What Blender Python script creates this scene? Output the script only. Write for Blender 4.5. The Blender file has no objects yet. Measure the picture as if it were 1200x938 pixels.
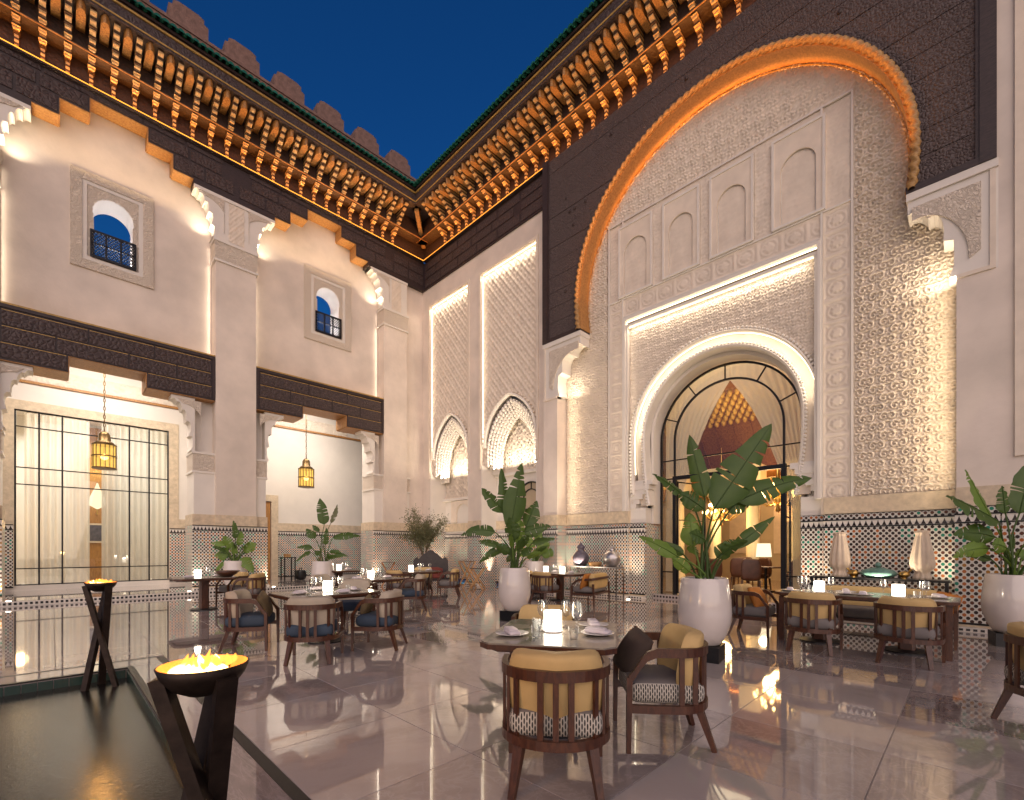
import bpy, bmesh, math, random
import numpy as np
from mathutils import Matrix, Vector
PI=math.pi; R_=math.radians; S2=math.sqrt(2)
rng=random.Random(7)
sc=bpy.context.scene; COL=sc.collection
# ------------------------------------------------------------------ camera, sky, sun, exposure
cam=bpy.data.cameras.new('camera'); co=bpy.data.objects.new('camera',cam); COL.objects.link(co)
co.location=(0,0,1.4); co.rotation_euler=(R_(90),0,R_(-45))
cam.lens=538/1200*36; cam.sensor_width=36; cam.sensor_fit='HORIZONTAL'; cam.shift_y=174/1200
cam.clip_start=.05; cam.clip_end=500
sc.camera=co
w=bpy.data.worlds.new('World'); sc.world=w; w.use_nodes=True
nt=w.node_tree; sky=nt.nodes.new('ShaderNodeTexSky'); sky.sky_type='NISHITA'; sky.sun_disc=False
SUN_EL,SUN_AZ=R_(3.0),R_(225)
sky.sun_elevation=SUN_EL; sky.sun_rotation=SUN_AZ; sky.air_density=1.0; sky.dust_density=.3; sky.ozone_density=6.0
bg=nt.nodes['Background']; nt.links.new(sky.outputs[0],bg.inputs[0]); bg.inputs[1].default_value=.085
sl=bpy.data.lights.new('twilight','SUN'); sl.energy=1.40; sl.angle=R_(95); sl.color=(1,.77,.63)
so=bpy.data.objects.new('twilight',sl); COL.objects.link(so)
so.rotation_euler=Vector((1,1,-.25)).to_track_quat('-Z','Y').to_euler()
sc.view_settings.view_transform='Standard'; sc.view_settings.look='None'
sc.view_settings.exposure=1.2; sc.view_settings.gamma=1
sc.cycles.use_denoising=True; sc.cycles.max_bounces=7; sc.cycles.diffuse_bounces=3; sc.cycles.glossy_bounces=4
sc.cycles.transparent_max_bounces=16; sc.cycles.transmission_bounces=6
sc.cycles.caustics_reflective=False; sc.cycles.caustics_refractive=False
sc.cycles.sample_clamp_indirect=4; sc.cycles.sample_clamp_direct=0

# ------------------------------------------------------------------ materials
M={}
class N:
    def __init__(s,name):
        s.m=bpy.data.materials.new(name); s.m.use_nodes=True; s.t=s.m.node_tree; s.t.nodes.clear()
        s.out=s.n('OutputMaterial'); M[name]=s.m
    def n(s,k,**kw):
        x=s.t.nodes.new('ShaderNode'+k)
        for a,b in kw.items(): setattr(x,a,b)
        return x
    def set(s,sock,v):
        if isinstance(v,bpy.types.NodeSocket): s.t.links.new(v,sock)
        elif isinstance(v,(tuple,list)) and len(v)==3 and sock.type=='RGBA': sock.default_value=(*v,1)
        else: sock.default_value=v
    def math(s,op,a,b=0.0,c=0.0,clamp=False):
        x=s.n('Math',operation=op,use_clamp=clamp); s.set(x.inputs[0],a); s.set(x.inputs[1],b)
        if op in('MULTIPLY_ADD','WRAP','SMOOTH_MIN','COMPARE'): s.set(x.inputs[2],c)
        return x.outputs[0]
    def ramp(s,f,stops,mode='LINEAR'):
        x=s.n('ValToRGB'); cr=x.color_ramp; cr.interpolation=mode
        while len(cr.elements)<len(stops): cr.elements.new(.5)
        for e,(p,c) in zip(cr.elements,stops): e.position=p; e.color=(*c,1) if len(c)==3 else c
        s.set(x.inputs[0],f); return x.outputs[0]
    def mix(s,f,a,b,mode='MIX'):
        x=s.n('Mix',data_type='RGBA',blend_type=mode); s.set(x.inputs['Factor'],f); s.set(x.inputs[6],a); s.set(x.inputs[7],b); return x.outputs[2]
    def coord(s,scale=(1,1,1),rand=False):
        tc=s.n('TexCoord'); mp=s.n('Mapping'); s.t.links.new(tc.outputs['Object'],mp.inputs[0]); mp.inputs['Scale'].default_value=scale
        if rand:
            oi=s.n('ObjectInfo'); cx=s.n('CombineXYZ')
            for i,k in enumerate((37.,91.,53.)): s.set(cx.inputs[i],s.math('MULTIPLY',oi.outputs['Random'],k))
            s.t.links.new(cx.outputs[0],mp.inputs['Location'])
        return mp.outputs[0]
    def noise(s,co,scale,detail=4,rough=.55,dist=0):
        x=s.n('TexNoise'); s.set(x.inputs['Vector'],co); x.inputs['Scale'].default_value=scale; x.inputs['Detail'].default_value=detail
        x.inputs['Roughness'].default_value=rough; x.inputs['Distortion'].default_value=dist; return x.outputs[0]
    def vor(s,co,scale,feature='F1'):
        x=s.n('TexVoronoi',feature=feature); s.set(x.inputs['Vector'],co); x.inputs['Scale'].default_value=scale; return x
    def bump(s,h,strength=.3,dist=.01):
        x=s.n('Bump'); x.inputs['Strength'].default_value=strength; x.inputs['Distance'].default_value=dist; s.set(x.inputs['Height'],h); return x.outputs[0]
    def bsdf(s,col,rough=.5,normal=None,**kw):
        b=s.n('BsdfPrincipled'); s.set(b.inputs['Base Color'],col); s.set(b.inputs['Roughness'],rough)
        if normal is not None: s.set(b.inputs['Normal'],normal)
        for k,v in kw.items(): s.set(b.inputs[k.replace('_',' ')],v)
        s.t.links.new(b.outputs[0],s.out.inputs[0]); return b
def m_plain(name,c,rough=.5,var=.12,scale=6,bs=.15,bd=.004,bscale=60,**kw):
    k=N(name); co=k.coord(); f=k.noise(co,scale,5)
    col=k.ramp(f,[(.3,tuple(x*(1-var) for x in c)),(.7,tuple(min(1,x*(1+var)) for x in c))])
    k.bsdf(col,rough,k.bump(k.noise(co,bscale,3),bs,bd) if bs else None,**kw)
def m_emit(name,c,s):
    k=N(name); e=k.n('Emission'); k.set(e.inputs[0],c); e.inputs[1].default_value=s; k.t.links.new(e.outputs[0],k.out.inputs[0])
m_plain('plaster',(.73,.63,.535),.6,.15,.8,.5,.02,3.2)
m_plain('white_plaster',(.76,.70,.62),.6,.04,2,.1,.006,20)
m_plain('stucco',(.77,.665,.545),.9,.08,3,.2,.003,120,Specular_IOR_Level=.15)
k=N('stucco_carved'); co_=k.coord(); dn=k.noise(co_,5,3); vv=k.n('VectorMath',operation='ADD'); k.set(vv.inputs[0],co_); k.set(vv.inputs[1],dn)
vo=k.vor(vv.outputs[0],11,'DISTANCE_TO_EDGE'); v2=k.vor(co_,26,'SMOOTH_F1')
k.bsdf((.77,.665,.545),.75,k.bump(k.math('ADD',k.math('MULTIPLY',vo.outputs['Distance'],6.,clamp=True),k.math('MULTIPLY',v2.outputs['Distance'],.8)),.7,.03),Specular_IOR_Level=.15)
m_plain('stone_band',(.62,.50,.35),.6,.16,9,.5,.012,22)
m_plain('parapet_brick',(.21,.125,.10),.9,.25,7,.6,.03,16)
m_plain('black_metal',(.018,.017,.018),.4,.1,8,.05,.002,80,Metallic=.5)
m_plain('brazier_iron',(.040,.025,.018),.55,.4,14,.3,.003,60,Metallic=.6)
m_plain('copper_lit_wood',(.30,.13,.05),.38,.35,12,.3,.003,50,Metallic=.85)
m_plain('pot_glaze',(.64,.57,.52),.16,.05,3,.05,.002,40,Coat_Weight=.4)
m_plain('soil',(.05,.035,.025),.9,.4,30,.6,.02,40)
m_plain('chrome',(.62,.60,.57),.22,.1,8,0,Metallic=1.0)
m_plain('brass',(.62,.40,.13),.28,.2,10,.1,.002,50,Metallic=1.0)
m_plain('column_cream',(.82,.72,.50),.5,.04,3,0)
m_plain('lounge_wall',(.46,.36,.24),.6,.06,2,.1,.004,20)
m_plain('lounge_floor',(.30,.20,.13),.12,.25,2,0)
m_plain('brown_leather',(.12,.05,.028),.42,.2,8,.15,.003,60)
m_plain('ochre_fabric',(.55,.375,.155),.7,.1,5,.25,.002,260)
m_plain('beige_fabric',(.44,.37,.28),.8,.1,5,.25,.002,260)
m_plain('blue_fabric',(.035,.055,.085),.8,.15,6,.25,.002,260)
m_plain('grey_fabric',(.17,.15,.14),.8,.15,6,.25,.002,260)
m_plain('orange_fabric',(.42,.15,.02),.75,.2,6,.25,.002,260)
m_plain('brown_fabric',(.055,.035,.025),.8,.2,6,.25,.002,260)
m_plain('olive_fabric',(.13,.09,.04),.8,.25,6,.25,.002,260)
m_plain('red_fabric',(.35,.05,.03),.7,.2,8,.2,.003,120)
m_plain('linen',(.62,.56,.58),.8,.08,9,.3,.004,90)
m_plain('china',(.74,.71,.70),.15,.03,4,0)
m_plain('table_top',(.24,.21,.17),.13,.35,5,.05,.002,40)
m_plain('bark',(.16,.11,.07),.9,.35,14,.7,.02,30)
m_plain('pot_purple',(.10,.085,.11),.25,.35,9,.1,.003,30)
m_plain('silver',(.48,.45,.44),.3,.15,6,.25,.004,30,Metallic=.8)
m_plain('carved_white',(.66,.53,.40),.6,.08,6,.3,.006,40)
m_plain('green_ceramic',(.12,.24,.20),.3,.4,14,.2,.004,40)
m_plain('pale_wood',(.50,.27,.10),.5,.2,9,.15,.003,50)
m_plain('green_tile',(.02,.13,.09),.12,.4,20,.1,.002,40)
m_plain('gold_paint',(.48,.29,.07),.45,.25,12,.2,.004,60)
m_emit('led_orange',(1,.32,.035),1.5); m_emit('led_white',(1,.84,.58),2.2); m_emit('lamp_glow',(1,.88,.70),3.2)

def m_flame(name,c,s,p):
    k=N(name); e=k.n('Emission'); k.set(e.inputs[0],c); e.inputs[1].default_value=s; tr=k.n('BsdfTransparent'); lw=k.n('LayerWeight'); lw.inputs[0].default_value=.5; mx=k.n('MixShader')
    k.set(mx.inputs[0],k.math('POWER',k.math('SUBTRACT',1.0,lw.outputs['Facing'],clamp=True),p)); k.t.links.new(tr.outputs[0],mx.inputs[1]); k.t.links.new(e.outputs[0],mx.inputs[2]); k.t.links.new(mx.outputs[0],k.out.inputs[0])
m_flame('fire',(1,.34,.05),1.3,1.8); m_flame('fire_core',(1,.62,.22),6,1.5); m_emit('ember',(1,.28,.03),.30); m_plain('salon_wall',(.76,.71,.64),.6,.05,2,0); m_plain('fired_copper',(.26,.115,.04),.5,.3,12,.3,.003,50); 
k=N('lantern_glass'); e=k.n('Emission'); k.set(e.inputs[0],(1,.60,.13)); e.inputs[1].default_value=.62; tr=k.n('BsdfTransparent'); k.set(tr.inputs[0],(1,.85,.5)); mx=k.n('MixShader'); mx.inputs[0].default_value=.62
k.t.links.new(tr.outputs[0],mx.inputs[1]); k.t.links.new(e.outputs[0],mx.inputs[2]); k.t.links.new(mx.outputs[0],k.out.inputs[0]); m_plain('aged_brass',(.16,.10,.04),.4,.3,10,.1,.002,50,Metallic=.8); m_emit('bulb',(1,.62,.20),6); m_emit('lampshade',(1,.78,.50),.75)
m_emit('downlight',(1,.88,.68),6); m_emit('candle_flame',(1,.7,.3),8)
def m_wood(name,c1,c2,rough=.5,grain=(1,1,14),bs=.35,sc_=6,carve=0):
    k=N(name); co=k.coord(grain,True); f=k.noise(co,sc_,6,.6,.6)
    col=k.ramp(f,[(.3,c1),(.7,c2)]); h=f
    if carve:
        v=k.vor(k.coord(),carve,'DISTANCE_TO_EDGE'); h=k.math('ADD',k.math('MULTIPLY',v.outputs['Distance'],3.,clamp=True),k.math('MULTIPLY',f,.3))
    k.bsdf(col,rough,k.bump(h,bs,.02 if carve else .004))
m_wood('dark_cedar',(.017,.010,.010),(.060,.036,.032),.55,(2,2,14),.4,5)
m_wood('portal_cedar',(.036,.025,.024),(.135,.098,.090),.6,(2,2,10),.9,7,17)
m_wood('dark_cedar_carved',(.024,.015,.014),(.090,.056,.050),.6,(2,2,10),.8,5,9)
m_wood('cedar',(.27,.115,.03),(.52,.26,.08),.5,(3,3,3),.3,7)
m_wood('cedar_lit',(.15,.06,.014),(.55,.27,.07),.5,(3,3,3),.4,9)
m_wood('cedar_painted',(.23,.10,.025),(.50,.30,.10),.5,(2,2,9),.4,8)
m_wood('cedar_dark_back',(.020,.009,.005),(.055,.025,.012),.6,(4,4,4),.4,6,7)
m_wood('walnut',(.040,.013,.006),(.105,.036,.015),.34,(3,3,1),.1,12)
k=N('corbel_paint'); tc=k.n('TexCoord'); sx=k.n('SeparateXYZ'); k.t.links.new(tc.outputs['Object'],sx.inputs[0])
zz=k.math('MULTIPLY',sx.outputs[2],8.3); fz_=k.math('SUBTRACT',zz,k.math('FLOOR',zz)); nz=k.noise(k.coord((3,3,9),True),9,4)
k.bsdf(k.mix(k.math('LESS_THAN',fz_,.46),k.ramp(nz,[(.3,(.50,.27,.08)),(.7,(.80,.58,.28))]),k.ramp(nz,[(.3,(.04,.018,.010)),(.7,(.13,.06,.022))])),.5,k.bump(nz,.4,.01))
m_wood('door_wood',(.28,.12,.03),(.48,.24,.07),.4,(8,8,1),.15,6)
m_wood('lounge_ceiling',(.13,.050,.015),(.34,.15,.045),.5,(1,6,6),.3,4)
# zellij mosaic: staggered lozenges on white, colours picked per tile
def m_zellij(name,pu,pv,sat=1.0):
    k=N(name); tc=k.n('TexCoord'); sx=k.n('SeparateXYZ'); k.t.links.new(tc.outputs['Object'],sx.inputs[0])
    u=k.math('DIVIDE',k.math('ADD',sx.outputs[0],sx.outputs[1]),pu); v=k.math('DIVIDE',sx.outputs[2],pv)
    a=k.math('ADD',u,v); b=k.math('SUBTRACT',u,v)
    ia=k.math('FLOOR',a); ib=k.math('FLOOR',b)
    fa=k.math('ABSOLUTE',k.math('SUBTRACT',k.math('SUBTRACT',a,ia),.5)); fb=k.math('ABSOLUTE',k.math('SUBTRACT',k.math('SUBTRACT',b,ib),.5))
    m=k.math('ADD',k.math('POWER',fa,2.6),k.math('POWER',fb,2.6)); mask=k.math('LESS_THAN',m,.074)
    cx=k.n('CombineXYZ'); k.set(cx.inputs[0],ia); k.set(cx.inputs[1],ib)
    wn=k.n('TexWhiteNoise',noise_dimensions='2D'); k.set(wn.inputs['Vector'],cx.outputs[0])
    # clusters of one glaze: noise on a coarser lattice of the same rotated grid
    cc=k.n('CombineXYZ'); k.set(cc.inputs[0],k.math('FLOOR',k.math('DIVIDE',k.math('ADD',ia,1.0),3.0))); k.set(cc.inputs[1],k.math('FLOOR',k.math('DIVIDE',ib,3.0)))
    wc=k.n('TexWhiteNoise',noise_dimensions='2D'); k.set(wc.inputs['Vector'],cc.outputs[0])
    glaze=k.ramp(wc.outputs[0],[(0,(.06,.025,.016)),(.14,(.46,.13,.025)),(.36,(.13,.045,.022)),(.50,(.40,.18,.03)),(.64,(.02,.24,.15)),(.86,(.07,.035,.022))],'CONSTANT')
    par=k.math('ABSOLUTE',k.math('SUBTRACT',k.math('MODULO',k.math('ADD',k.math('ADD',ia,ib),1000.),2.),0.))
    dark=k.math('LESS_THAN',par,.5)
    tile=k.mix(dark,glaze,(.028,.017,.014))
    # thin grey joints of the white field
    j=k.math('LESS_THAN',k.math('MINIMUM',fa,fb),.028)
    white=k.mix(k.math('MULTIPLY',j,.8),(.72,.68,.60),(.25,.22,.20))
    col=k.mix(mask,white,tile)
    h=k.math('ADD',k.math('MULTIPLY',mask,.6),wn.outputs[0])
    k.bsdf(col,.34,k.bump(h,.25,.003),Specular_IOR_Level=.3)
m_zellij('zellij',.094,.106); m_zellij('zellij_small',.094,.094)
# marble slabs
k=N('marble'); co_=k.coord((1,1,1),True); oi=k.n('ObjectInfo')
f=k.noise(co_,.9,7,.62,1.4); f2=k.noise(co_,5,6,.6,.8)
col=k.ramp(k.math('ADD',k.math('MULTIPLY',f,.75),k.math('MULTIPLY',oi.outputs['Random'],.38)),[(.3,(.19,.152,.140)),(.5,(.345,.285,.258)),(.70,(.49,.42,.38))])
vein=k.math('SUBTRACT',1.0,k.math('MULTIPLY',k.math('ABSOLUTE',k.math('SUBTRACT',f2,.5)),26.,clamp=True),clamp=True)
col=k.mix(k.math('MULTIPLY',vein,.38),col,(.50,.44,.41))
rr=k.ramp(k.noise(k.coord(),2.2,4),[(.35,(.030,)*3),(.7,(.075,)*3)])
k.bsdf(col,rr,k.bump(k.noise(k.coord(),1.1,2),.02,.02),Coat_Weight=.6,Coat_Roughness=.02,IOR=1.6)
m_plain('grout',(.27,.225,.205),.5,.2,8,0)
k=N('merlon_tile'); tc=k.n('TexCoord'); k.bsdf((.03,.02,.018),.2)
k=N('water'); b=k.bsdf((.014,.013,.010),.22,k.bump(k.noise(k.coord((1,1,1)),40,2,.5,.4),.28,.006),IOR=1.33,Specular_IOR_Level=.5)
k=N('pool_tile'); k.bsdf((.016,.042,.032),.25)
# thin glass (panes, drinking glasses): mostly clear, mirror-like at grazing angles
def m_thin(name,tint,lo,hi,rough=.01):
    k=N(name); tr=k.n('BsdfTransparent'); gl=k.n('BsdfGlossy'); lw=k.n('LayerWeight'); mx=k.n('MixShader')
    k.set(tr.inputs[0],tint); gl.inputs['Roughness'].default_value=rough; lw.inputs[0].default_value=.35
    k.set(mx.inputs[0],k.math('MULTIPLY_ADD',lw.outputs['Facing'],hi-lo,lo)); k.t.links.new(tr.outputs[0],mx.inputs[1]); k.t.links.new(gl.outputs[0],mx.inputs[2]); k.t.links.new(mx.outputs[0],k.out.inputs[0])
m_thin('pane_glass',(.93,.94,.92),.05,.32); m_thin('drinking_glass',(.93,.94,.94),.07,.75)
k=N('sheer_curtain'); d=k.n('BsdfDiffuse'); t=k.n('BsdfTranslucent'); tr=k.n('BsdfTransparent'); m1=k.n('MixShader'); m2=k.n('MixShader')
k.set(d.inputs[0],(.78,.73,.66)); k.set(t.inputs[0],(.82,.76,.67)); m1.inputs[0].default_value=.55; m2.inputs[0].default_value=.16
k.t.links.new(d.outputs[0],m1.inputs[1]); k.t.links.new(t.outputs[0],m1.inputs[2]); k.t.links.new(m1.outputs[0],m2.inputs[1]); k.t.links.new(tr.outputs[0],m2.inputs[2]); k.t.links.new(m2.outputs[0],k.out.inputs[0])
def m_leaf(name,c,c2):
    k=N(name); co=k.coord(); f=k.noise(co,5,4); col=k.mix(f,c,c2)
    b=k.bsdf(col,.5,k.bump(k.noise(k.coord((1,1,1)),40,2),.15,.004))
    t=k.n('BsdfTranslucent'); k.set(t.inputs[0],tuple(x*1.6 for x in c2)); mx=k.n('MixShader'); mx.inputs[0].default_value=.22
    k.t.links.new(b.outputs[0],mx.inputs[1]); k.t.links.new(t.outputs[0],mx.inputs[2]); k.t.links.new(mx.outputs[0],k.out.inputs[0])
m_leaf('leaf_dark',(.028,.068,.010),(.078,.135,.020)); m_leaf('leaf_bright',(.08,.16,.02),(.17,.26,.04)); m_leaf('leaf_olive',(.10,.11,.05),(.20,.20,.10))
# woven seat cloth: staggered dark dashes on ivory
k=N('woven_fabric'); tc=k.n('TexCoord'); sx=k.n('SeparateXYZ'); k.t.links.new(tc.outputs['Object'],sx.inputs[0])
geo=k.n('TexCoord'); sn=k.n('SeparateXYZ'); k.t.links.new(geo.outputs['Normal'],sn.inputs[0])
side=k.math('GREATER_THAN',k.math('ABSOLUTE',sn.outputs[1]),.72)
u=k.math('DIVIDE',k.math('ADD',k.math('MULTIPLY',side,sx.outputs[0]),k.math('MULTIPLY',k.math('SUBTRACT',1.0,side),sx.outputs[1])),.0155); v=k.math('DIVIDE',sx.outputs[2],.042)
iu=k.math('FLOOR',u); fu=k.math('SUBTRACT',u,iu); vv=k.math('ADD',v,k.math('MULTIPLY',k.math('MODULO',k.math('ADD',iu,1000.),2.),.5)); fv=k.math('SUBTRACT',vv,k.math('FLOOR',vv))
dash=k.math('LESS_THAN',k.math('ADD',k.math('POWER',k.math('ABSOLUTE',k.math('MULTIPLY',k.math('SUBTRACT',fu,.5),3.4)),2.),k.math('POWER',k.math('ABSOLUTE',k.math('MULTIPLY',k.math('SUBTRACT',fv,.5),2.3)),2.)),1.0)
dash=k.math('MULTIPLY',dash,k.math('LESS_THAN',sn.outputs[2],.8))
k.bsdf(k.mix(k.math('GREATER_THAN',sn.outputs[2],.75),k.mix(dash,(.50,.45,.38),(.022,.020,.018)),(.16,.14,.13)),.8,k.bump(dash,.3,.002))

# ------------------------------------------------------------------ mesh helpers
class MB:
    def __init__(s): s.v=[]; s.f=[]
    def add(s,vs,fs):
        o=len(s.v); s.v+=[tuple(p) for p in vs]; s.f+=[tuple(i+o for i in f) for f in fs]; return s
    def box(s,x0,x1,y0,y1,z0,z1):
        return s.add([(x,y,z) for z in(z0,z1) for y in(y0,y1) for x in(x0,x1)],[(0,2,3,1),(4,5,7,6),(0,1,5,4),(2,6,7,3),(0,4,6,2),(1,3,7,5)])
    def prism(s,poly,w0,w1,mp):
        n=len(poly); vs=[mp(u,v,w0) for u,v in poly]+[mp(u,v,w1) for u,v in poly]
        return s.add(vs,[tuple(range(n))[::-1],tuple(range(n,2*n))]+[(i,(i+1)%n,n+(i+1)%n,n+i) for i in range(n)])
    def bar(s,p0,p1,a,b=None,taper=1.0,up=(0,0,1)):
        b=b or a; p0=Vector(p0); p1=Vector(p1); d=(p1-p0).normalized(); up=Vector(up)
        if abs(d.dot(up))>.98: up=Vector((1,0,0))
        x=d.cross(up).normalized(); y=x.cross(d); vs=[]
        for p,k in((p0,1),(p1,taper)):
            for sx,sy in((-1,-1),(1,-1),(1,1),(-1,1)): vs.append(p+x*sx*a*k/2+y*sy*b*k/2)
        return s.add(vs,[(3,2,1,0),(4,5,6,7)]+[(i,(i+1)%4,4+(i+1)%4,4+i) for i in range(4)])
    def lathe(s,prof,n=20,c=(0,0,0),lobes=0,amp=0,sx=1,sy=1,cap=True):
        vs=[]
        for r,z in prof:
            for i in range(n):
                a=2*PI*i/n; q=r*(1+amp*math.cos(lobes*a)) if lobes else r
                vs.append((c[0]+q*math.cos(a)*sx,c[1]+q*math.sin(a)*sy,c[2]+z))
        fs=[(j*n+i,j*n+(i+1)%n,(j+1)*n+(i+1)%n,(j+1)*n+i) for j in range(len(prof)-1) for i in range(n)]
        if cap and prof[0][0]>1e-4: fs.append(tuple(range(n))[::-1])
        if cap and prof[-1][0]>1e-4: fs.append(tuple((len(prof)-1)*n+i for i in range(n)))
        return s.add(vs,fs)
    def tube(s,pts,rad,n=6,closed=False):
        P=[Vector(p) for p in pts]; vs=[]; m=len(P)
        if not hasattr(rad,'__len__'): rad=[rad]*m
        ref=Vector((0,0,1))
        for i,p in enumerate(P):
            d=(P[(i+1)%m if closed else min(i+1,m-1)]-P[(i-1)%m if closed else max(i-1,0)]).normalized()
            if abs(d.dot(ref))>.95: ref=Vector((1,.3,0))
            x=d.cross(ref).normalized(); y=x.cross(d)
            for k in range(n): a=2*PI*k/n; vs.append(p+(x*math.cos(a)+y*math.sin(a))*rad[i])
        L=m if closed else m-1
        fs=[(i*n+k,i*n+(k+1)%n,((i+1)%m)*n+(k+1)%n,((i+1)%m)*n+k) for i in range(L) for k in range(n)]
        if not closed: fs+= [tuple(range(n))[::-1],tuple((m-1)*n+k for k in range(n))]
        return s.add(vs,fs)
    def sweep(s,path,prof,mp,closed=False):      # path: (u,v,nu,nv); prof: closed polygon of (dr,w)
        m=len(prof); vs=[mp(u+nu*dr,v+nv*dr,w) for u,v,nu,nv in path for dr,w in prof]; L=len(path)
        fs=[(i*m+j,i*m+(j+1)%m,((i+1)%L)*m+(j+1)%m,((i+1)%L)*m+j) for i in range(L if closed else L-1) for j in range(m)]
        if not closed: fs+=[tuple(range(m))[::-1],tuple((L-1)*m+j for j in range(m))]
        return s.add(vs,fs)
    def ball(s,c,r,n=6,m=4,sc3=(1,1,1)):
        vs=[(c[0],c[1],c[2]-r*sc3[2])]
        for j in range(1,m):
            t=PI*j/m
            for i in range(n): a=2*PI*i/n; vs.append((c[0]+r*sc3[0]*math.sin(t)*math.cos(a),c[1]+r*sc3[1]*math.sin(t)*math.sin(a),c[2]-r*sc3[2]*math.cos(t)))
        vs.append((c[0],c[1],c[2]+r*sc3[2])); L=len(vs)-1
        fs=[(0,1+(i+1)%n,1+i) for i in range(n)]+[(1+j*n+i,1+j*n+(i+1)%n,1+(j+1)*n+(i+1)%n,1+(j+1)*n+i) for j in range(m-2) for i in range(n)]+[(L,1+(m-2)*n+i,1+(m-2)*n+(i+1)%n) for i in range(n)]
        return s.add(vs,fs)
    def cushion(s,cx,cy,cz,lx,ly,lz,e=4.0,n=10,bend=0):       # soft superellipsoid pad
        vs=[];m=n;
        def P(x,e): return math.copysign(abs(x)**(2/e),x)
        for j in range(m+1):
            t=-PI/2+PI*j/m
            for i in range(2*n):
                a=2*PI*i/(2*n); x=P(math.cos(t),e)*P(math.cos(a),e)*lx/2; y=P(math.cos(t),e)*P(math.sin(a),e)*ly/2; z=P(math.sin(t),2.6)*lz/2
                vs.append((cx+x+bend*(y/(ly/2))**2,cy+y,cz+z))
        k=2*n; fs=[(j*k+i,j*k+(i+1)%k,(j+1)*k+(i+1)%k,(j+1)*k+i) for j in range(m) for i in range(k)]
        return s.add(vs,fs)
    def build(s,name,mat,parent=None,smooth=False,kind=None,label=None,recalc=True):
        me=bpy.data.meshes.new(name); me.from_pydata(s.v,[],s.f); me.materials.append(M[mat])
        if recalc and len(s.f)<60000:
            bm=bmesh.new(); bm.from_mesh(me); bmesh.ops.remove_doubles(bm,verts=bm.verts,dist=1e-5) if smooth else None
            bmesh.ops.recalc_face_normals(bm,faces=bm.faces); bm.to_mesh(me); bm.free()
        if smooth:
            me.polygons.foreach_set('use_smooth',[True]*len(me.polygons))
            if smooth=='auto':
                try: me.set_sharp_from_angle(angle=R_(35))
                except Exception: pass
        o=bpy.data.objects.new(name,me); COL.objects.link(o); attach(o,parent)
        if kind: o['kind']=kind
        if label: o['label']=label
        return o
def attach(o,parent):
    if parent is not None:
        o.parent=parent
        if parent.get('abs'): o.matrix_parent_inverse=Matrix.Translation(-Vector(parent['abs']))
        elif parent.parent is not None and parent.parent.get('abs'): pass
def thing(name,label,cat,loc=(0,0,0),rot=0,group=None,absolute=False):
    o=bpy.data.objects.new(name,None); COL.objects.link(o); o.location=loc; o.rotation_euler=(0,0,rot); o.empty_display_size=.2
    o['label']=label; o['category']=cat
    if group: o['group']=group
    if absolute: o['abs']=list(loc)
    return o
def tag(o,label,cat,group=None):
    o['label']=label; o['category']=cat
    if group: o['group']=group
    return o
def dup(root,loc,rot,label=None,group=None):
    r=root.copy(); COL.objects.link(r); r.location=loc; r.rotation_euler=(0,0,rot)
    if label: r['label']=label
    if group: r['group']=group
    for ch in list(root.children):
        c=ch.copy(); COL.objects.link(c); c.parent=r
        for g in list(ch.children):
            d=g.copy(); COL.objects.link(d); d.parent=c
    return r
def inst(src,parent,loc=(0,0,0),rot=None,scale=None):
    o=src.copy(); COL.objects.link(o); o.parent=parent; o.location=loc
    if rot: o.rotation_euler=rot
    if scale: o.scale=scale
    return o
def lamp(kind,name,loc,power,color,size=.1,direction=None,spot=None,blend=.6,size_y=None,spread=None):
    l=bpy.data.lights.new(name,kind); l.energy=power*LM; l.color=color
    if kind=='AREA':
        l.size=size
        if size_y: l.shape='RECTANGLE'; l.size_y=size_y
        if spread: l.spread=spread
    else: l.shadow_soft_size=size
    if kind=='SPOT': l.spot_size=spot; l.spot_blend=blend
    o=bpy.data.objects.new(name,l); COL.objects.link(o); o.location=loc
    if direction is not None: o.rotation_euler=Vector(direction).to_track_quat('-Z','Y').to_euler()
    return o
LM=.30
def line(name,p0,p1,d,power,color,w=.05,spread=None):      # a strip light from p0 to p1 shining along d
    o=lamp('AREA',name,(Vector(p0)+Vector(p1))/2,power,color,w,size_y=(Vector(p1)-Vector(p0)).length,spread=spread)
    z=-Vector(d).normalized(); y=(Vector(p1)-Vector(p0)).normalized(); z=(z-y*z.dot(y)).normalized(); x=y.cross(z)
    o.rotation_euler=Matrix((x,y,z)).transposed().to_euler(); return o
WARM=(1,.78,.50); ORANGE=(1,.37,.075); SOFT=(1,.84,.64)
def LW(Y): return lambda u,v,w:(u,Y-w,v)        # plane facing the court on the colonnade side
def RW(X): return lambda u,v,w:(X-w,u,v)        # plane facing the court on the portal side
def arc(c,z,R,n=24,a0=0,a1=PI): return [(c+R*math.cos(a0+(a1-a0)*i/n),z+R*math.sin(a0+(a1-a0)*i/n)) for i in range(n+1)]
def apath(c,z,R,zb,n=40,pinch=0,m=8):
    P=[]
    for i in range(m): t=zb+(z-zb)*i/m; q=R-pinch*((z-t)/max(z-zb,1e-6))**2; P.append((c+q,t,1,0))
    for i in range(n+1): a=PI*i/n; P.append((c+R*math.cos(a),z+R*math.sin(a),math.cos(a),math.sin(a)))
    for i in range(m): t=z+(zb-z)*(i+1)/m; q=R-pinch*((z-t)/max(z-zb,1e-6))**2; P.append((c-q,t,-1,0))
    return P
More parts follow.
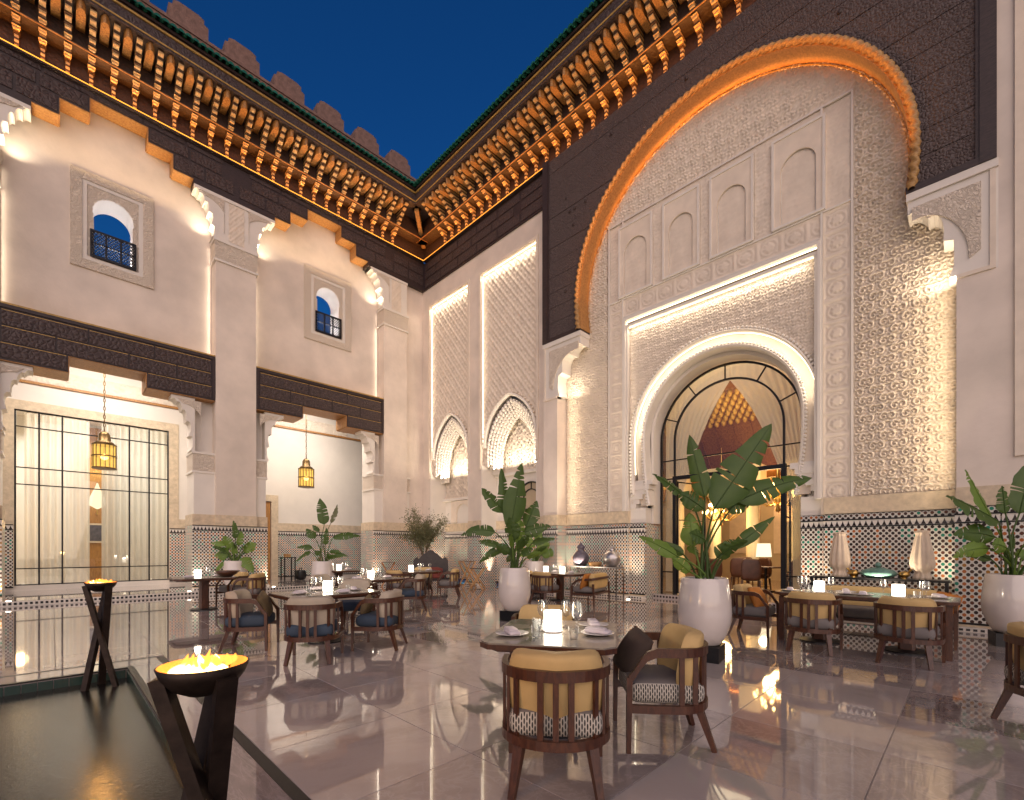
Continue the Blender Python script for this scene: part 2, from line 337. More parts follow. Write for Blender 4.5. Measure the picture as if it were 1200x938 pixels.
def rect_frame(mb,mp,u0,u1,v0,v1,t,w0,w1,bottom=True):
    q=lambda a,b,c,d: mb.prism([(a,c),(b,c),(b,d),(a,d)],w0,w1,mp)
    q(u0,u0+t,v0,v1); q(u1-t,u1,v0,v1); q(u0+t,u1-t,v1-t,v1)
    if bottom: q(u0+t,u1-t,v0,v0+t)
def rect(mb,mp,u0,u1,v0,v1,w0,w1): return mb.prism([(u0,v0),(u1,v0),(u1,v1),(u0,v1)],w0,w1,mp)
def arch_plate(mb,mp,u0,u1,v0,v1,pts,w0,w1):   # plate with an opening reaching its lower edge; pts run right to left
    mb.prism([(u1,v0),(u1,v1),(u0,v1),(u0,v0)]+pts[::-1],w0,w1,mp)
def scallop(u0,v0,u1,v1,lobes=5,sag=.34,n=6):   # lobed bracket edge from the tip (u1,v1: tip, top) to the jamb (u0, v0: jamb, low)
    L=u1-u0; H=v1-v0; base=[(u1-L*math.cos(t),v0+H*math.sin(t)) for t in [PI/2*(1-i/lobes) for i in range(lobes+1)]]
    out=[]
    for (a,b),(c,d) in zip(base[:-1],base[1:]):
        mx,my=(a+c)/2,(b+d)/2; ln=math.hypot(c-a,d-b); nx,ny=mx-u1,my-v0; q=math.hypot(nx,ny) or 1; nx/=q; ny/=q
        for i in range(n):
            t=i/n; k=math.sin(PI*t)**.7*sag*ln; out.append((a+(c-a)*t+nx*k,b+(d-b)*t+ny*k))
    out.append(base[-1]); return out
# carved relief ---------------------------------------------------------------
def hf_scroll(u,v,pu,pv):
    a=np.floor(v/pv*2); best=np.full(u.shape,9.); sec=np.full(u.shape,9.); X=np.zeros(u.shape); Y=np.zeros(u.shape)
    for dj in(-1,0,1):
        j=a+dj; off=(j%2)*.5; i0=np.floor(u/pu-off)
        for di in(0,1):
            cx=(i0+off+di)*pu; cy=(j+.5)*pv/2; x=(u-cx)/pu; y=(v-cy)/pv; d=np.sqrt((x*1.0)**2+(y*1.15)**2)
            m=d<best; sec=np.where(m,best,np.minimum(sec,d)); X=np.where(m,x,X); Y=np.where(m,y,Y); best=np.where(m,d,best)
    ridge=np.clip((1-(sec-best)/.14)*1.6,0,1)
    x=np.abs(X)-.17; y=Y-.02; r=np.sqrt(x*x+y*y); th=np.arctan2(y,x)
    s=np.clip((np.cos(2*PI*r/.165-th)+.35)/.8,0,1); s=s*(r<.30)
    stem=np.clip(1-np.abs(X)/.035,0,1)*(Y<.12)
    return np.clip(np.maximum(np.maximum(ridge*.55,s),stem*.8),0,1)
def hf_sebka(u,v,pu,pv):
    x=u/pu; y=v/pv
    c=np.cos(2*PI*x)*.28; d1=np.abs(((y+.5*np.abs(((x*2)%2)-1)+c*.3)%1)-.5); d2=np.abs(((y-.5*np.abs(((x*2)%2)-1)-c*.3)%1)-.5)
    lat=np.clip(1-np.minimum(d1,d2)/.13,0,1)
    fl=.5+.5*np.cos(4*PI*x)*np.cos(4*PI*y)
    return np.maximum(lat,.75*fl*(fl>.62))
def hf_fine(u,v,p):
    x=u/p;y=v/p
    return np.clip(.5+.5*np.sin(2*PI*(x+.45*np.sin(2*PI*y*.5)))*np.sin(2*PI*(y*.9+.45*np.sin(2*PI*x*.5)))+.28*np.sin(2*PI*(x*1.7+y*1.3)),0,1)
def hf_rosette(u,v,p):
    x=(u/p)%1-.5; y=(v/p)%1-.5; r=np.sqrt(x*x+y*y); th=np.arctan2(y,x)
    ring=np.clip(1-np.abs(r-.33)/.05,0,1); ros=(r<.2+.05*np.cos(8*th))*1.; edge=(np.maximum(np.abs(x),np.abs(y))>.43)*.9
    cor=np.clip(1-np.abs(np.abs(x)-np.abs(y))/.06,0,1)*(r>.38)*.7
    return np.maximum(np.maximum(ring,ros*.8),np.maximum(edge,cor))
def relief(name,mp,u0,u1,v0,v1,step,hf,w0,amp,parent,keep=None,mat='stucco'):
    nu=max(2,int(round((u1-u0)/step))); nv=max(2,int(round((v1-v0)/step)))
    U,V=np.meshgrid(np.linspace(u0,u1,nu+1),np.linspace(v0,v1,nv+1)); H=hf(U,V)
    W=w0+amp*H; x,y,z=mp(U,V,W); x=np.broadcast_to(x,U.shape); y=np.broadcast_to(y,U.shape); z=np.broadcast_to(z,U.shape)
    co=np.stack([x,y,z],-1).reshape(-1,3)
    idx=np.arange((nu+1)*(nv+1)).reshape(nv+1,nu+1); F=np.stack([idx[:-1,:-1],idx[1:,:-1],idx[1:,1:],idx[:-1,1:]],-1).reshape(-1,4)
    if keep is not None:
        uc=(U[:-1,:-1]+U[1:,1:])/2; vc=(V[:-1,:-1]+V[1:,1:])/2; F=F[keep(uc,vc).reshape(-1)]
        used=np.unique(F); re=np.full(len(co),-1); re[used]=np.arange(len(used)); co=co[used]; F=re[F]
    me=bpy.data.meshes.new(name); me.vertices.add(len(co)); me.vertices.foreach_set('co',co.astype(np.float32).ravel())
    me.loops.add(F.size); me.loops.foreach_set('vertex_index',F.astype(np.int32).ravel())
    me.polygons.add(len(F)); me.polygons.foreach_set('loop_start',np.arange(0,F.size,4,dtype=np.int32)); me.polygons.foreach_set('use_smooth',np.ones(len(F),dtype=bool))
    me.update(calc_edges=True); me.materials.append(M[mat]); o=bpy.data.objects.new(name,me); COL.objects.link(o); attach(o,parent); return o
#==BUILD==
# ------------------------------------------------------------------ floor, step, pool
XR,YP,YU,GB=11.30,16.6,17.1,20.2      # panel wall, colonnade front, upper wall, gallery back wall
floor=MB().box(-9,12.2,-9,16.4,-.30,-.004).build('floor','grout',None,kind='structure')
floor.location.z=0
sb=MB(); g=.002; sb.add([(g,g,-.0032),(1-g,g,-.0032),(1-g,1-g,-.0032),(g,1-g,-.0032),(g+.002,g+.002,0),(1-g-.002,g+.002,0),(1-g-.002,1-g-.002,0),(g+.002,1-g-.002,0)],[(3,2,1,0),(4,5,6,7)]+[(i,(i+1)%4,4+(i+1)%4,4+i) for i in range(4)])
slab0=None; POOLX,POOLY,SLX,SLY=.62,7.0,1.02,7.42
def slab(x0,x1,y0,y1):
    global slab0
    if slab0 is None: slab0=sb.build('slab','marble',floor); o=slab0
    else: o=slab0.copy(); COL.objects.link(o); o.parent=floor
    o.location=(x0,y0,0); o.scale=(x1-x0,y1-y0,1)
yb=[SLY+1.0*i for i in range(0,10)]; yb[-1]=16.34
xb=[SLX+1.0*i for i in range(0,11)]+[12.1]
for a,b in zip(xb[:-1],xb[1:]):
    for i in range(-10,9):
        y0=SLY+i; y1=min(SLY+i+1,16.34)
        slab(a,b,y0,y1)
    
for i in range(-4,1):
    for j in range(0,9): slab(SLX+i-1,SLX+i,SLY+.075+j,min(SLY+.075+j+1,16.34))
# border of the pool and the drain slot
MB().box(-9,SLX-.078,SLY+.0,SLY+.07,-.012,-.001).box(SLX-.073,SLX-.003,-9,SLY-.001,-.012,-.001).build('drain_slot','black_metal',floor)
for j in range(9): slab(POOLX+.06,SLX-.078,SLY-.42-1.5*(j+1)+.06,SLY-.42-1.5*j+.06)
for j in range(5): slab(SLX-.078-1.6*(j+1),SLX-.078-1.6*j,POOLY+.065,SLY-.004)
pool=thing('reflecting_pool','dark square reflecting pool sunk in the marble floor beside the fire bowls','pool',(0,3,-.3),absolute=True)
pb=MB(); pb.box(POOLX,POOLX+.058,-9,POOLY+.062,-.012,.004).box(-9,POOLX-.001,POOLY,POOLY+.058,-.012,.004); pb.build('coping','black_metal',pool)
pt=MB()
for i in range(60):
    x1=POOLX-.02-.12*i; pt.box(x1-.112,x1,POOLY-.012,POOLY-.001,-.115,-.02)
pt.build('waterline_tile','pool_tile',pool,kind='stuff')
pt=MB()
for i in range(100): y1=POOLY-.02-.12*i; pt.box(POOLX-.012,POOLX-.001,y1-.112,y1,-.115,-.02)
pt.build('waterline_tile','pool_tile',pool,kind='stuff')
wt=MB().box(-8.9,POOLX-.013,-8.9,POOLY-.013,-.2,-.11).build('water','water',None,kind='structure')
# the floor sheet is opened for the pool: replace it by strips round the basin
floor.data.clear_geometry()
fb=MB().box(POOLX,12.2,-9,16.4,-.30,-.004).box(-9,POOLX-.0005,POOLY,16.4,-.30,-.0042)
me=floor.data; me.from_pydata(fb.v,[],fb.f)
MB().box(-9,POOLX-.001,-9,POOLY-.001,-.5,-.45).build('basin_floor','pool_tile',pool)
MB().box(-80,80,-80,80,-.62,-.6).build('ground','grout',None,kind='structure')
gal=MB().box(-9,12.6,16.40,24.6,-.3,.1162).build('gallery_floor','grout',None,kind='structure')
def gslab(x0,x1,y0,y1):
    o=slab0.copy(); COL.objects.link(o); o.parent=gal; o.location=(x0,y0,.12); o.scale=(x1-x0,y1-y0,1)
for i in range(14):
    for j in range(3): gslab(-3+i*1.1,-3+(i+1)*1.1,16.38+j*1.28,16.38+(j+1)*1.28)
rs=MB()
for i in range(170): rs.box(-4+i*.09,-4+i*.09+.05,16.375,16.398,.03,.088)
rs.build('riser_tile','black_metal',gal,kind='stuff')
MB().box(-9,12.2,16.385,16.399,-.0,.112).build('riser','white_plaster',gal)

# ------------------------------------------------------------------ dado helper
def dado(parent,kind,c,u0,u1,zb=0.,h=2.0,plinth=True,mat='zellij',t=.04):
    """tiled dado on a wall plane: kind 'L' faces -Y at y=c, 'R' faces -X at x=c"""
    mp=LW(c) if kind=='L' else RW(c)
    d=rect(MB(),mp,u0,u1,zb+.12,zb+h-.17,0,t).build('tile_dado',mat,parent)
    for za,zc,tt in((h-.17,h-.145,.008),(h-.025,h,.012),(.105,.14,.012)): rect(MB(),mp,u0-.004,u1+.004,zb+za,zb+zc,0,t+tt).build('tile_border','black_metal',parent)
    rect(MB(),mp,u0,u1,zb+h-.145,zb+h-.025,0,t-.002).build('merlon_band','white_plaster',parent)
    mb=MB(); n=int((u1-u0)/.095)
    for i in range(n):
        a=u0+(i+.5)*(u1-u0)/n
        mb.add([mp(a-.036,zb+h-.142,t),mp(a+.036,zb+h-.142,t),mp(a+.015,zb+h-.09,t),mp(a,zb+h-.038,t),mp(a-.015,zb+h-.09,t)],[(0,1,2,3,4)])
    mb.build('merlon_tile','merlon_tile',parent,kind='stuff',recalc=False)
    if plinth:
        rect(MB(),mp,u0-.01,u1+.01,zb,zb+.075,0,t+.17).build('plinth','white_plaster',parent)
        q=MB()
        for i in range(int((u1-u0)/.085)): rect(q,mp,u0+.01+i*.085,u0+.06+i*.085,zb+.016,zb+.055,t+.1705,t+.174)
        q.build('plinth_tile','merlon_tile',parent,kind='stuff')
        rect(MB(),mp,u0-.005,u1+.005,zb+.08,zb+.105,0,t+.10).build('plinth_step','stone_band',parent)

# ------------------------------------------------------------------ colonnade upper wall with two windows
uw=thing('courtyard_wall','cream plastered upper wall with two small arched windows between the tall pilasters','wall',(4,YU,7.4),absolute=True)
WC=(1.21,7.32); wb=MB(); wh=.45; z0,z1=9.43,11.24
xs=[-3.2]+[q for c in WC for q in(c-wh,c+wh)]+[11.6]
for a,b in zip(xs[0::2],xs[1::2]): wb.box(a,b,YU,YU+.8,7.3,13.7)
for c in WC: wb.box(c-wh,c+wh,YU,YU+.8,7.3,z0); wb.box(c-wh,c+wh,YU,YU+.8,z1,13.7)
wb.build('plaster','plaster',uw)
for c in WC:
    mp=LW(YU)
    fr=MB(); rect_frame(fr,mp,c-.89,c+.89,9.05,11.70,.24,.0,.05); W=fr.build('window','stucco_carved',uw)
    q=MB(); rect_frame(q,mp,c-.65,c+.65,9.29,11.46,.10,0,.028); q.build('inner_frame','white_plaster',W)
    q=MB(); pts=[(c+.40,z0)]+[(c+.43*math.cos(t)*1.0,10.72+.45*math.sin(t)) for t in [ -.25+ (PI+.5)*i/26 for i in range(27)]]+[(c-.40,z0)]
    pts2=[]
    for i,(a,b) in enumerate(pts): pts2.append((a,b)) if i%2 or i in(0,len(pts)-1) else pts2.append((c+(a-c)*1.055,10.72+(b-10.72)*1.045 if b>10 else b))
    arch_plate(q,mp,c-.549,c+.549,z0,11.359,pts2,-.04,.012); q.build('arch_stucco','stucco_carved',W)
    q=MB(); arch_plate(q,mp,c-wh+.001,c+wh-.001,z0,z1-.001,[(c+.42,z0)]+[(c+.44*math.cos(t),10.72+.46*math.sin(t)) for t in [-.2+(PI+.4)*i/26 for i in range(27)]]+[(c-.42,z0)],-.79,-.045); q.build('reveal','white_plaster',W)
    q=MB(); bz0,bz1=9.44,10.16
    for a in(c-.47,c-.16,c+.16,c+.47): rect(q,mp,a-.022,a+.022,bz0,bz1,.03,.07)
    rect(q,mp,c-.49,c+.49,bz0-.03,bz0+.03,.028,.072); rect(q,mp,c-.49,c+.49,bz1-.06,bz1,.028,.074); rect(q,mp,c-.49,c+.49,9.78,9.81,.03,.07)
    for i in range(-9,15):
        for s in(1,-1):
            a0=c-.47+.075*i; h=bz1-bz0
            ua,ub=(a0,a0+h*.8) if s>0 else (a0+h*.8,a0)
            # clip the diagonal lath to the frame
            P=[]
            for t in(0,1):
                u=ua+(ub-ua)*t; P.append((u,bz0+h*t))
            (ux,vx),(uy,vy)=P; lo,hi=c-.47,c+.47; d=uy-ux
            t0,t1=sorted(((lo-ux)/d,(hi-ux)/d)); t0=max(t0,0); t1=min(t1,1)
            if t1-t0<.05: continue
            q.bar(mp(ux+d*t0,vx+(vy-vx)*t0,.05+.006*s),mp(ux+d*t1,vx+(vy-vx)*t1,.05+.006*s),.030,.012)
    q.build('balustrade','black_metal',W)
    lamp('AREA','window_uplight',(c,YU+.45,z0+.06),30,(.92,.9,1),.5,(0,.1,1),size_y=.3)
# ------------------------------------------------------------------ pilasters
def bracket(mb,mp,u_j,u_t,z_top,z_low,w0,w1,lip=.12,lobes=5):
    """lobed stucco bracket from jamb u_j to tip u_t"""
    s=1 if u_t>u_j else -1; L=abs(u_t-u_j)
    pts=[(u_j+s*max(.03,a),b) for a,b in scallop(.09,z_low,L,z_top-lip,lobes)]
    poly=[(u_j-s*.03,z_top),(u_t,z_top)]+pts+[(u_j-s*.03,z_low)]
    if s>0: poly=poly[::-1]
    mb.prism(poly,w0,w1,mp)
def bracket_inlay(mb,mp,u_j,u_t,z_top,z_low,w0,w1,lip=.12):
    s=1 if u_t>u_j else -1; L=abs(u_t-u_j)*.93; H=(z_top-z_low)
    pts=[(u_j+s*(L-L*math.cos(t)*.80),z_low+ (H-lip)*math.sin(t)*1.0+.05) for t in [PI/2*i/10 for i in range(11)]]
    pts=[(u_j+s*(.04+abs(a-u_j)*.74) if False else a - s*.16*L*(1-i/10)*0, b) for i,(a,b) in enumerate(pts)]
    poly=[(u_j+s*.05,z_top-.06),(u_t-s*.10,z_top-.06)]+[(u_j+s*max(.06,(L*(1-math.cos(t))-.17)),z_low+H*.16+(H*.80-lip)*math.sin(t)) for t in [PI/2*(1-i/10) for i in range(11)]]
    mb.prism(poly,w0,w1,mp)
def hf_in(U,V): return hf_scroll(U,V,.24,.24)
def pilaster(xc,label,full=True,sl=.57,sr=.57,cl=1.14,cr=1.14,jl=None,jr=None):
    t=thing('pilaster',label,'pilaster',(xc,YP,.12),absolute=True,group=None); mp=LW(YP)
    rect(MB(),mp,xc-sl,xc+sr,2.45,10.42,-.49,0).build('shaft','plaster',t)
    cap=MB(); rect(cap,mp,xc-sl-.03,xc+sr+.03,10.42,10.97,-.49,.035); cap.build('capital_band','stucco_carved',t)
    q=MB(); rect(q,mp,xc-sl-.06,xc+sr+.06,10.97,11.06,-.49,.06); rect(q,mp,xc-sl-.05,xc+sr+.05,10.36,10.419,-.49,.05); q.build('capital_moulding','white_plaster',t)
    rect(MB(),mp,xc-sl,xc+sr,11.06,12.42,-.49,-.002).build('capital_block','white_plaster',t)
    relief('capital_carving',mp,xc-.22,xc+.22,11.1,12.3,.03,lambda U,V:hf_sebka(U,V,.22,.3),.0,.03,t)
    if sl>.3:
        for s,c_ in((-1,cl),(1,cr)):
            if c_<=.6: continue
            j=xc+s*(sl if s<0 else sr); e=xc+s*c_
            b=MB(); bracket(b,mp,j,e,12.42,11.06,-.44,0); B=b.build('capital_bracket','white_plaster',t)
            b=MB(); bracket_inlay(b,mp,j-s*.28,e-s*.06,12.40,11.08,.0,.022); b.build('bracket_carving','stucco_carved',B)
    rect(MB(),mp,xc-cl,xc+cr,12.33,12.425,-.46,.03).build('abacus','white_plaster',t)
    if full:
        for s in(-1,1): line('pilaster_led',(xc+s*(sl+.03),YP+.44,7.5),(xc+s*(sl+.03),YP+.44,10.9),(s,-.12,0),8,(1,.84,.66),.03)
    # pier at ground floor
    j0,j1=jl,jr; mq=LW(YP+.12)
    rect(MB(),mq,j0,j1,2.45,3.76,-1.0,0).build('jamb','white_plaster',t)
    rect(MB(),mq,j0+.002,j1-.002,3.76,7.3,-1.0,-.3).build('pier_core','white_plaster',t)
    rect(MB(),mq,j0-.04,j1+.04,2.12,2.45,-1.03,.03).build('stone_course','stone_band',t)
    rect(MB(),mq,j0-.03,j1+.03,3.78,4.30,-.9,.01).build('impost','stucco_carved',t)
    q=MB(); rect(q,mq,j0-.05,j1+.05,3.72,3.779,-.92,.03); rect(q,mq,j0-.05,j1+.05,4.301,4.37,-.92,.03); q.build('impost_moulding','white_plaster',t)
    rect(MB(),mp,xc-sl-.02,xc+sr+.02,2.12,2.45,-.2,.035).build('stone_course','stone_band',t)
    dado(t,'L',YP+.12,j0-.04,j1+.04,.12,2.0,mat='zellij'); 
    rect(MB(),mq,j0-.04,j1+.04,.12,2.11,-1.02,-.002).build('pier_base','zellij',t)
    for s,e in((-1,j0),(1,j1)):
        if xc>9 and s>0: continue
        tip=e+s*.56; b=MB(); bracket(b,mq,e,tip,5.97,4.37,-.5,0); B=b.build('arch_bracket','white_plaster',t)
        b=MB(); bracket_inlay(b,mq,e-s*.24,tip-s*.05,5.95,4.40,.0,.025); b.build('bracket_carving','stucco_carved',B)
        lamp('SPOT','pier_uplight',(e+s*.16,YP-.10,.16),85,SOFT,.04,(-s*.18,.22,1.0),R_(70),.8)
        d=MB().lathe([(.0,0),(.045,0),(.045,.012)],12,(e+s*.16,YP-.14,.121)); d.build('floor_uplight','downlight',t)
        if full: lamp('AREA','capital_light',(xc+s*(sl+.22),YP+.20,11.10),12,SOFT,.2,(s*.2,-.02,1),spread=R_(120))
    return t
pilaster(-1.53,'tall cream pilaster cut by the left edge of the courtyard view',jl=-2.9,jr=-.92)
pilaster(4.15,'tall cream pilaster with carved lobed capital between the two colonnade bays',jl=3.03,jr=5.05)
pilaster(9.92,'tall cream pilaster with lobed capital next to the courtyard corner',sl=.55,sr=.5,cr=.52,jl=9.0,jr=10.6)
cw=thing('corner_wall','narrow plain cream wall strip right of the last pilaster in the courtyard corner','wall',(11,YU-.1,0),absolute=True)
MB().box(10.5,11.35,YP+.16,YP+.5,2.45,12.5).build('plaster','plaster',cw); MB().box(10.61,11.35,YP+.12,YP+.5,2.12,2.449).build('stone_course','stone_band',cw)
dado(cw,'L',YP+.14,10.62,11.26,.12,2.0)
# ------------------------------------------------------------------ lintels over the bays
def lintel(x0,x1,c,label):
    t=thing('lintel',label,'wooden beam',(c,YP,6),absolute=True); mp=LW(YP+.04); rc=.81
    MBp=MB(); MBp.prism([(x0,6.0),(c-rc,6.0),(c-rc,6.42),(c+rc,6.42),(c+rc,6.0),(x1,6.0),(x1,7.36),(x0,7.36)],-.9,0,mp); MBp.build('beam','dark_cedar',t)
    q=MB(); rect(q,mp,x0,x1,7.36,7.40,-.5,.03); q.build('top_moulding','gold_paint',t)
    q=MB(); rect(q,mp,x0,x1,7.27,7.355,0,.035); rect(q,mp,x0,x0+.07,6.03,7.268,0,.03); rect(q,mp,x1-.07,x1,6.03,7.268,0,.03); q.build('border','dark_cedar',t)
    W=x1-x0-.2; 
    rows=[(6.86,7.22,[0,.36,.68,1]),(6.45,6.82,[0,.22,.55,.8,1]),(6.05,6.41,None)]
    for a,b,cuts in rows:
        segs=[(x0+.1+W*p+.02,x0+.1+W*q_-.02) for p,q_ in zip(cuts[:-1],cuts[1:])] if cuts else [(x0+.1,c-rc-.03),(c+rc+.03,x1-.1)]
        for s0,s1 in segs:
            if s1-s0<.15: continue
            o=rect(MB(),mp,s0,s1,a,b,.001,.02).build('panel','dark_cedar_carved',t)
            q=MB(); rect(q,mp,s0,s1,b-.014,b,.02,.024); q.build('gilt_line','gold_paint',o)
    for a,b,z in((x0,c-rc,6.0),(c+rc,x1,6.0),(c-rc,c+rc,6.42)):
        MB().box(a+.004,b-.004,YP+.05,YP+.93,z-.022,z-.001).build('soffit_board','cedar',t)
    for s in(-1,1): MB().box(c+s*rc-.012*(1+s)-.0,c+s*rc+.012*(1-s),YP+.05,YP+.93,6.0,6.40).build('riser_board','cedar',t)
lintel(-1.0,3.57,1.09,'stepped dark cedar beam above the tall curtained window')
lintel(4.73,9.36,7.03,'stepped dark cedar beam above the bay with the bare white back wall')
# ------------------------------------------------------------------ gallery behind the colonnade
gw=thing('gallery_wall','white gallery back wall with tiled dado behind the colonnade','wall',(4,GB,.12),absolute=True); mp=LW(GB)
wx0,wx1,wz0,wz1=-.82,2.92,.28,5.58
b=MB(); b.box(-3.5,wx0,GB,GB+.3,.1,7.4); b.box(wx0,wx1,GB,GB+.3,wz1,7.4); b.box(wx0,wx1,GB,GB+.3,.1,wz0); b.box(wx1,5.35,GB,GB+.3,.1,7.4); b.box(5.35,6.3,GB,GB+.3,3.32,7.4); b.box(6.3,12.4,GB,GB+.3,.1,7.4); b.build('plaster','white_plaster',gw)
q=MB(); rect_frame(q,mp,wx0-.28,wx1+.28,wz0,wz1+.28,.279,0,.03,False); q.build('stone_frame','stone_band',gw)
rect(MB(),mp,wx1+.281,5.04,2.12,2.45,0,.025).build('stone_course','stone_band',gw); rect(MB(),mp,6.55,11.5,2.12,2.45,0,.025).build('stone_course','stone_band',gw)
rect(MB(),mp,-3,11.5,6.40,6.475,0,.07).build('timber_strip','cedar',gw)
relief('carved_frieze',mp,-1.5,9.5,6.48,6.93,.035,lambda U,V:hf_scroll(U,V,.3,.3),.012,.04,gw)
dado(gw,'L',GB,-2.6,wx0-.02,.12,2.0,False,'zellij'); dado(gw,'L',GB,wx1+.02,5.04,.12,2.0,False); dado(gw,'L',GB,6.55,11.2,.12,2.0,False,'zellij_small')
q=MB(); rect_frame(q,mp,5.06,6.56,.12,3.58,.26,0,.04,False); q.build('door_surround','stone_band',gw)
gc=thing('gallery_ceiling','white gallery ceiling with recessed downlights above the lanterns','ceiling',(4,18.4,7.35),absolute=True)
MB().box(-3.5,12.4,YP+.95,GB+.2,7.3,7.42).build('ceiling_panel','white_plaster',gc)
for x in(-.2,2.2,5.9,8.2):
    MB().lathe([(0,0),(.06,0),(.06,.02)],12,(x,18.0,7.275)).build('downlight','downlight',gc)
    lamp('SPOT','gallery_downlight',(x,18.0,7.2),230,(1,.90,.76),.06,(0,.18,-1),R_(110),.9)
for x0_,e in((1.05,330),(7.03,300)): lamp('AREA','gallery_glow',(x0_,18.1,7.0),e*.62,(1,.90,.83),2.6,(0,.55,-1),size_y=1.0)
gd=thing('gallery_door','orange cedar door ajar in the gallery wall behind the middle pilaster','door',(5.8,GB,.12),absolute=True)
D=MB().box(5.36,6.28,GB+.02,GB+.07,.13,3.3).build('door_leaf','door_wood',gd)
for z in(.35,1.35,2.35): MB().box(5.5,6.14,GB+.0,GB+.0195,z,z+.8).build('panel','door_wood',gd)
MB().bar((6.2,GB-.03,1.0),(6.2,GB-.03,1.25),.02).build('handle','brass',gd)
# tall glazed screen with curtains, room behind
ws=thing('window_screen','tall black steel window with many panes and sheer curtains behind the left bay','window',(1.05,GB,.28),absolute=True); mp=LW(GB+.05)
vx=[wx0+.02,-.30,.21,1.84,2.37,wx1-.02]; hz=[wz0+.02,.79,3.34,3.85,5.08,wz1-.02]
for x in vx: rect(MB(),mp,x-.02,x+.02,wz0,wz1,-.03,.03).build('mullion','black_metal',ws)
for z in hz: rect(MB(),mp,wx0+.041,wx1-.041,z-.016,z+.016,-.024,.024).build('glazing_bar','black_metal',ws)
for a,b in zip(vx[:-1],vx[1:]):
    for c,d in zip(hz[:-1],hz[1:]): rect(MB(),mp,a+.02,b-.02,c+.016,d-.016,-.004,.004).build('pane','pane_glass',ws)
def curtain(name,mp,u0,u1,z0,z1,w,parent=None,label=None,fold=.17,amp=.085,shape=None,mat='sheer_curtain'):
    nu=max(8,int((u1-u0)/.022)); nv=14; vs=[]; fs=[]
    for j in range(nv+1):
        v=z0+(z1-z0)*j/nv
        for i in range(nu+1):
            t=i/nu; u=u0+(u1-u0)*t
            if shape: u=shape(t,(v-z0)/(z1-z0),u)
            vs.append(mp(u,v,w+amp*math.sin(2*PI*(u0+(u1-u0)*t)/fold+.6*math.sin(3*t))*(.7+.3*math.sin(5*t+1))))
    for j in range(nv):
        for i in range(nu): k=j*(nu+1)+i; fs.append((k,k+1,k+nu+2,k+nu+1))
    o=MB().add(vs,fs).build(name,mat,parent,True,recalc=False)
    if label: tag(o,label,'curtain')
    return o
mq=LW(GB)
curtain('curtain',mq,-.62,.86,.2,5.6,-.45,None,'wide sheer cream curtain in the left half of the tall window')
curtain('curtain',mq,1.16,2.9,.2,5.6,-.45,None,'sheer cream curtain in the right half of the tall window')
rm=thing('salon','warm lit salon room glimpsed between the curtains of the tall window','room',(1,22.5,.12),absolute=True)
MB().box(-3,4.6,24.3,24.5,.1,6.2).box(-3.1,-3,20.5,24.3,.1,6.2).box(4.6,4.7,20.5,24.3,.1,6.2).build('wall','salon_wall',rm); MB().box(-3,4.6,20.5,24.3,6.2,6.3).build('ceiling','white_plaster',rm)
MB().box(.55,1.75,24.2,24.29,.12,6.1).build('cedar_panel','door_wood',rm)
pf=thing('framed_picture','small dark framed painting hanging on the salon wall seen through the curtain gap','picture',(1.22,24.18,2.0)); MB().box(-.28,.28,-.03,.02,-.38,.38).build('frame','carved_white',pf); MB().box(-.21,.21,-.037,-.031,-.31,.31).build('canvas','pot_purple',pf)
tl=thing('sconce','glowing pear shaped wall sconce behind the window glass','lamp',(1.20,23.6,3.15)); MB().lathe([(.02,-.25),(.24,-.1),(.27,.05),(.16,.35),(.06,.6),(.02,.75)],16).build('shade','lampshade',tl,True); MB().bar((0,0,-.45),(0,0,-.24),.05).bar((0,0,-.4),(0,.6,-.4),.04).build('bracket','brass',tl)
lamp('AREA','salon_glow',(1.0,22.6,6.0),520,(1,.95,.87),3.5,(0,-.25,-1),size_y=2.2)
lamp('POINT','salon_lamp',(-.75,21.8,2.2),50,(1,.6,.25),.2); lamp('POINT','salon_lamp',(-.75,21.5,4.4),40,(1,.6,.25),.2)
# lanterns
def lantern(x,label):
    t=thing('pendant_lantern',label,'lantern',(x,18.5,3.8),group='brass pendant lanterns in the gallery bays')
    q=MB()
    for z in(.0,.36,.70): q.lathe([(.27,z),(.295,z),(.295,z+.035),(.27,z+.035)],20)
    for i in range(16): a=2*PI*i/16; q.bar((.275*math.cos(a),.275*math.sin(a),.0),(.275*math.cos(a),.275*math.sin(a),.72),.018)
    q.build('frame','aged_brass',t)
    for i in range(16):
        a0,a1=2*PI*i/16+.05,2*PI*(i+1)/16-.05; c=[(.268*math.cos(a),.268*math.sin(a)) for a in(a0,a1)]
        MB().add([(c[0][0],c[0][1],.035),(c[1][0],c[1][1],.035),(c[1][0],c[1][1],.70),(c[0][0],c[0][1],.70)],[(0,1,2,3)]).build('panel','lantern_glass',t,recalc=False)
    MB().lathe([(.26,.74),(.22,.80),(.15,.84),(.14,1.02),(.10,1.10),(.03,1.14)],20).build('crown','aged_brass',t,True)
    MB().ball((0,0,.36),.09,10,8).build('bulb','bulb',t,True)
    q=MB()
    for i in range(18):
        z=1.14+i*.125; q.tube([(.02*math.cos(a)*(i%2),.02*math.cos(a)*((i+1)%2),z+.06+.075*math.sin(a)) for a in [2*PI*k/8 for k in range(8)]],.012,4,True)
    q.build('chain','aged_brass',t)
    lamp('POINT','lantern_light',(x,18.5,4.16),20,(1,.62,.25),.22)
lantern(1.10,'lit amber glass lantern hanging in front of the tall curtained window'); lantern(7.05,'lit amber glass lantern hanging before the bare white gallery wall')

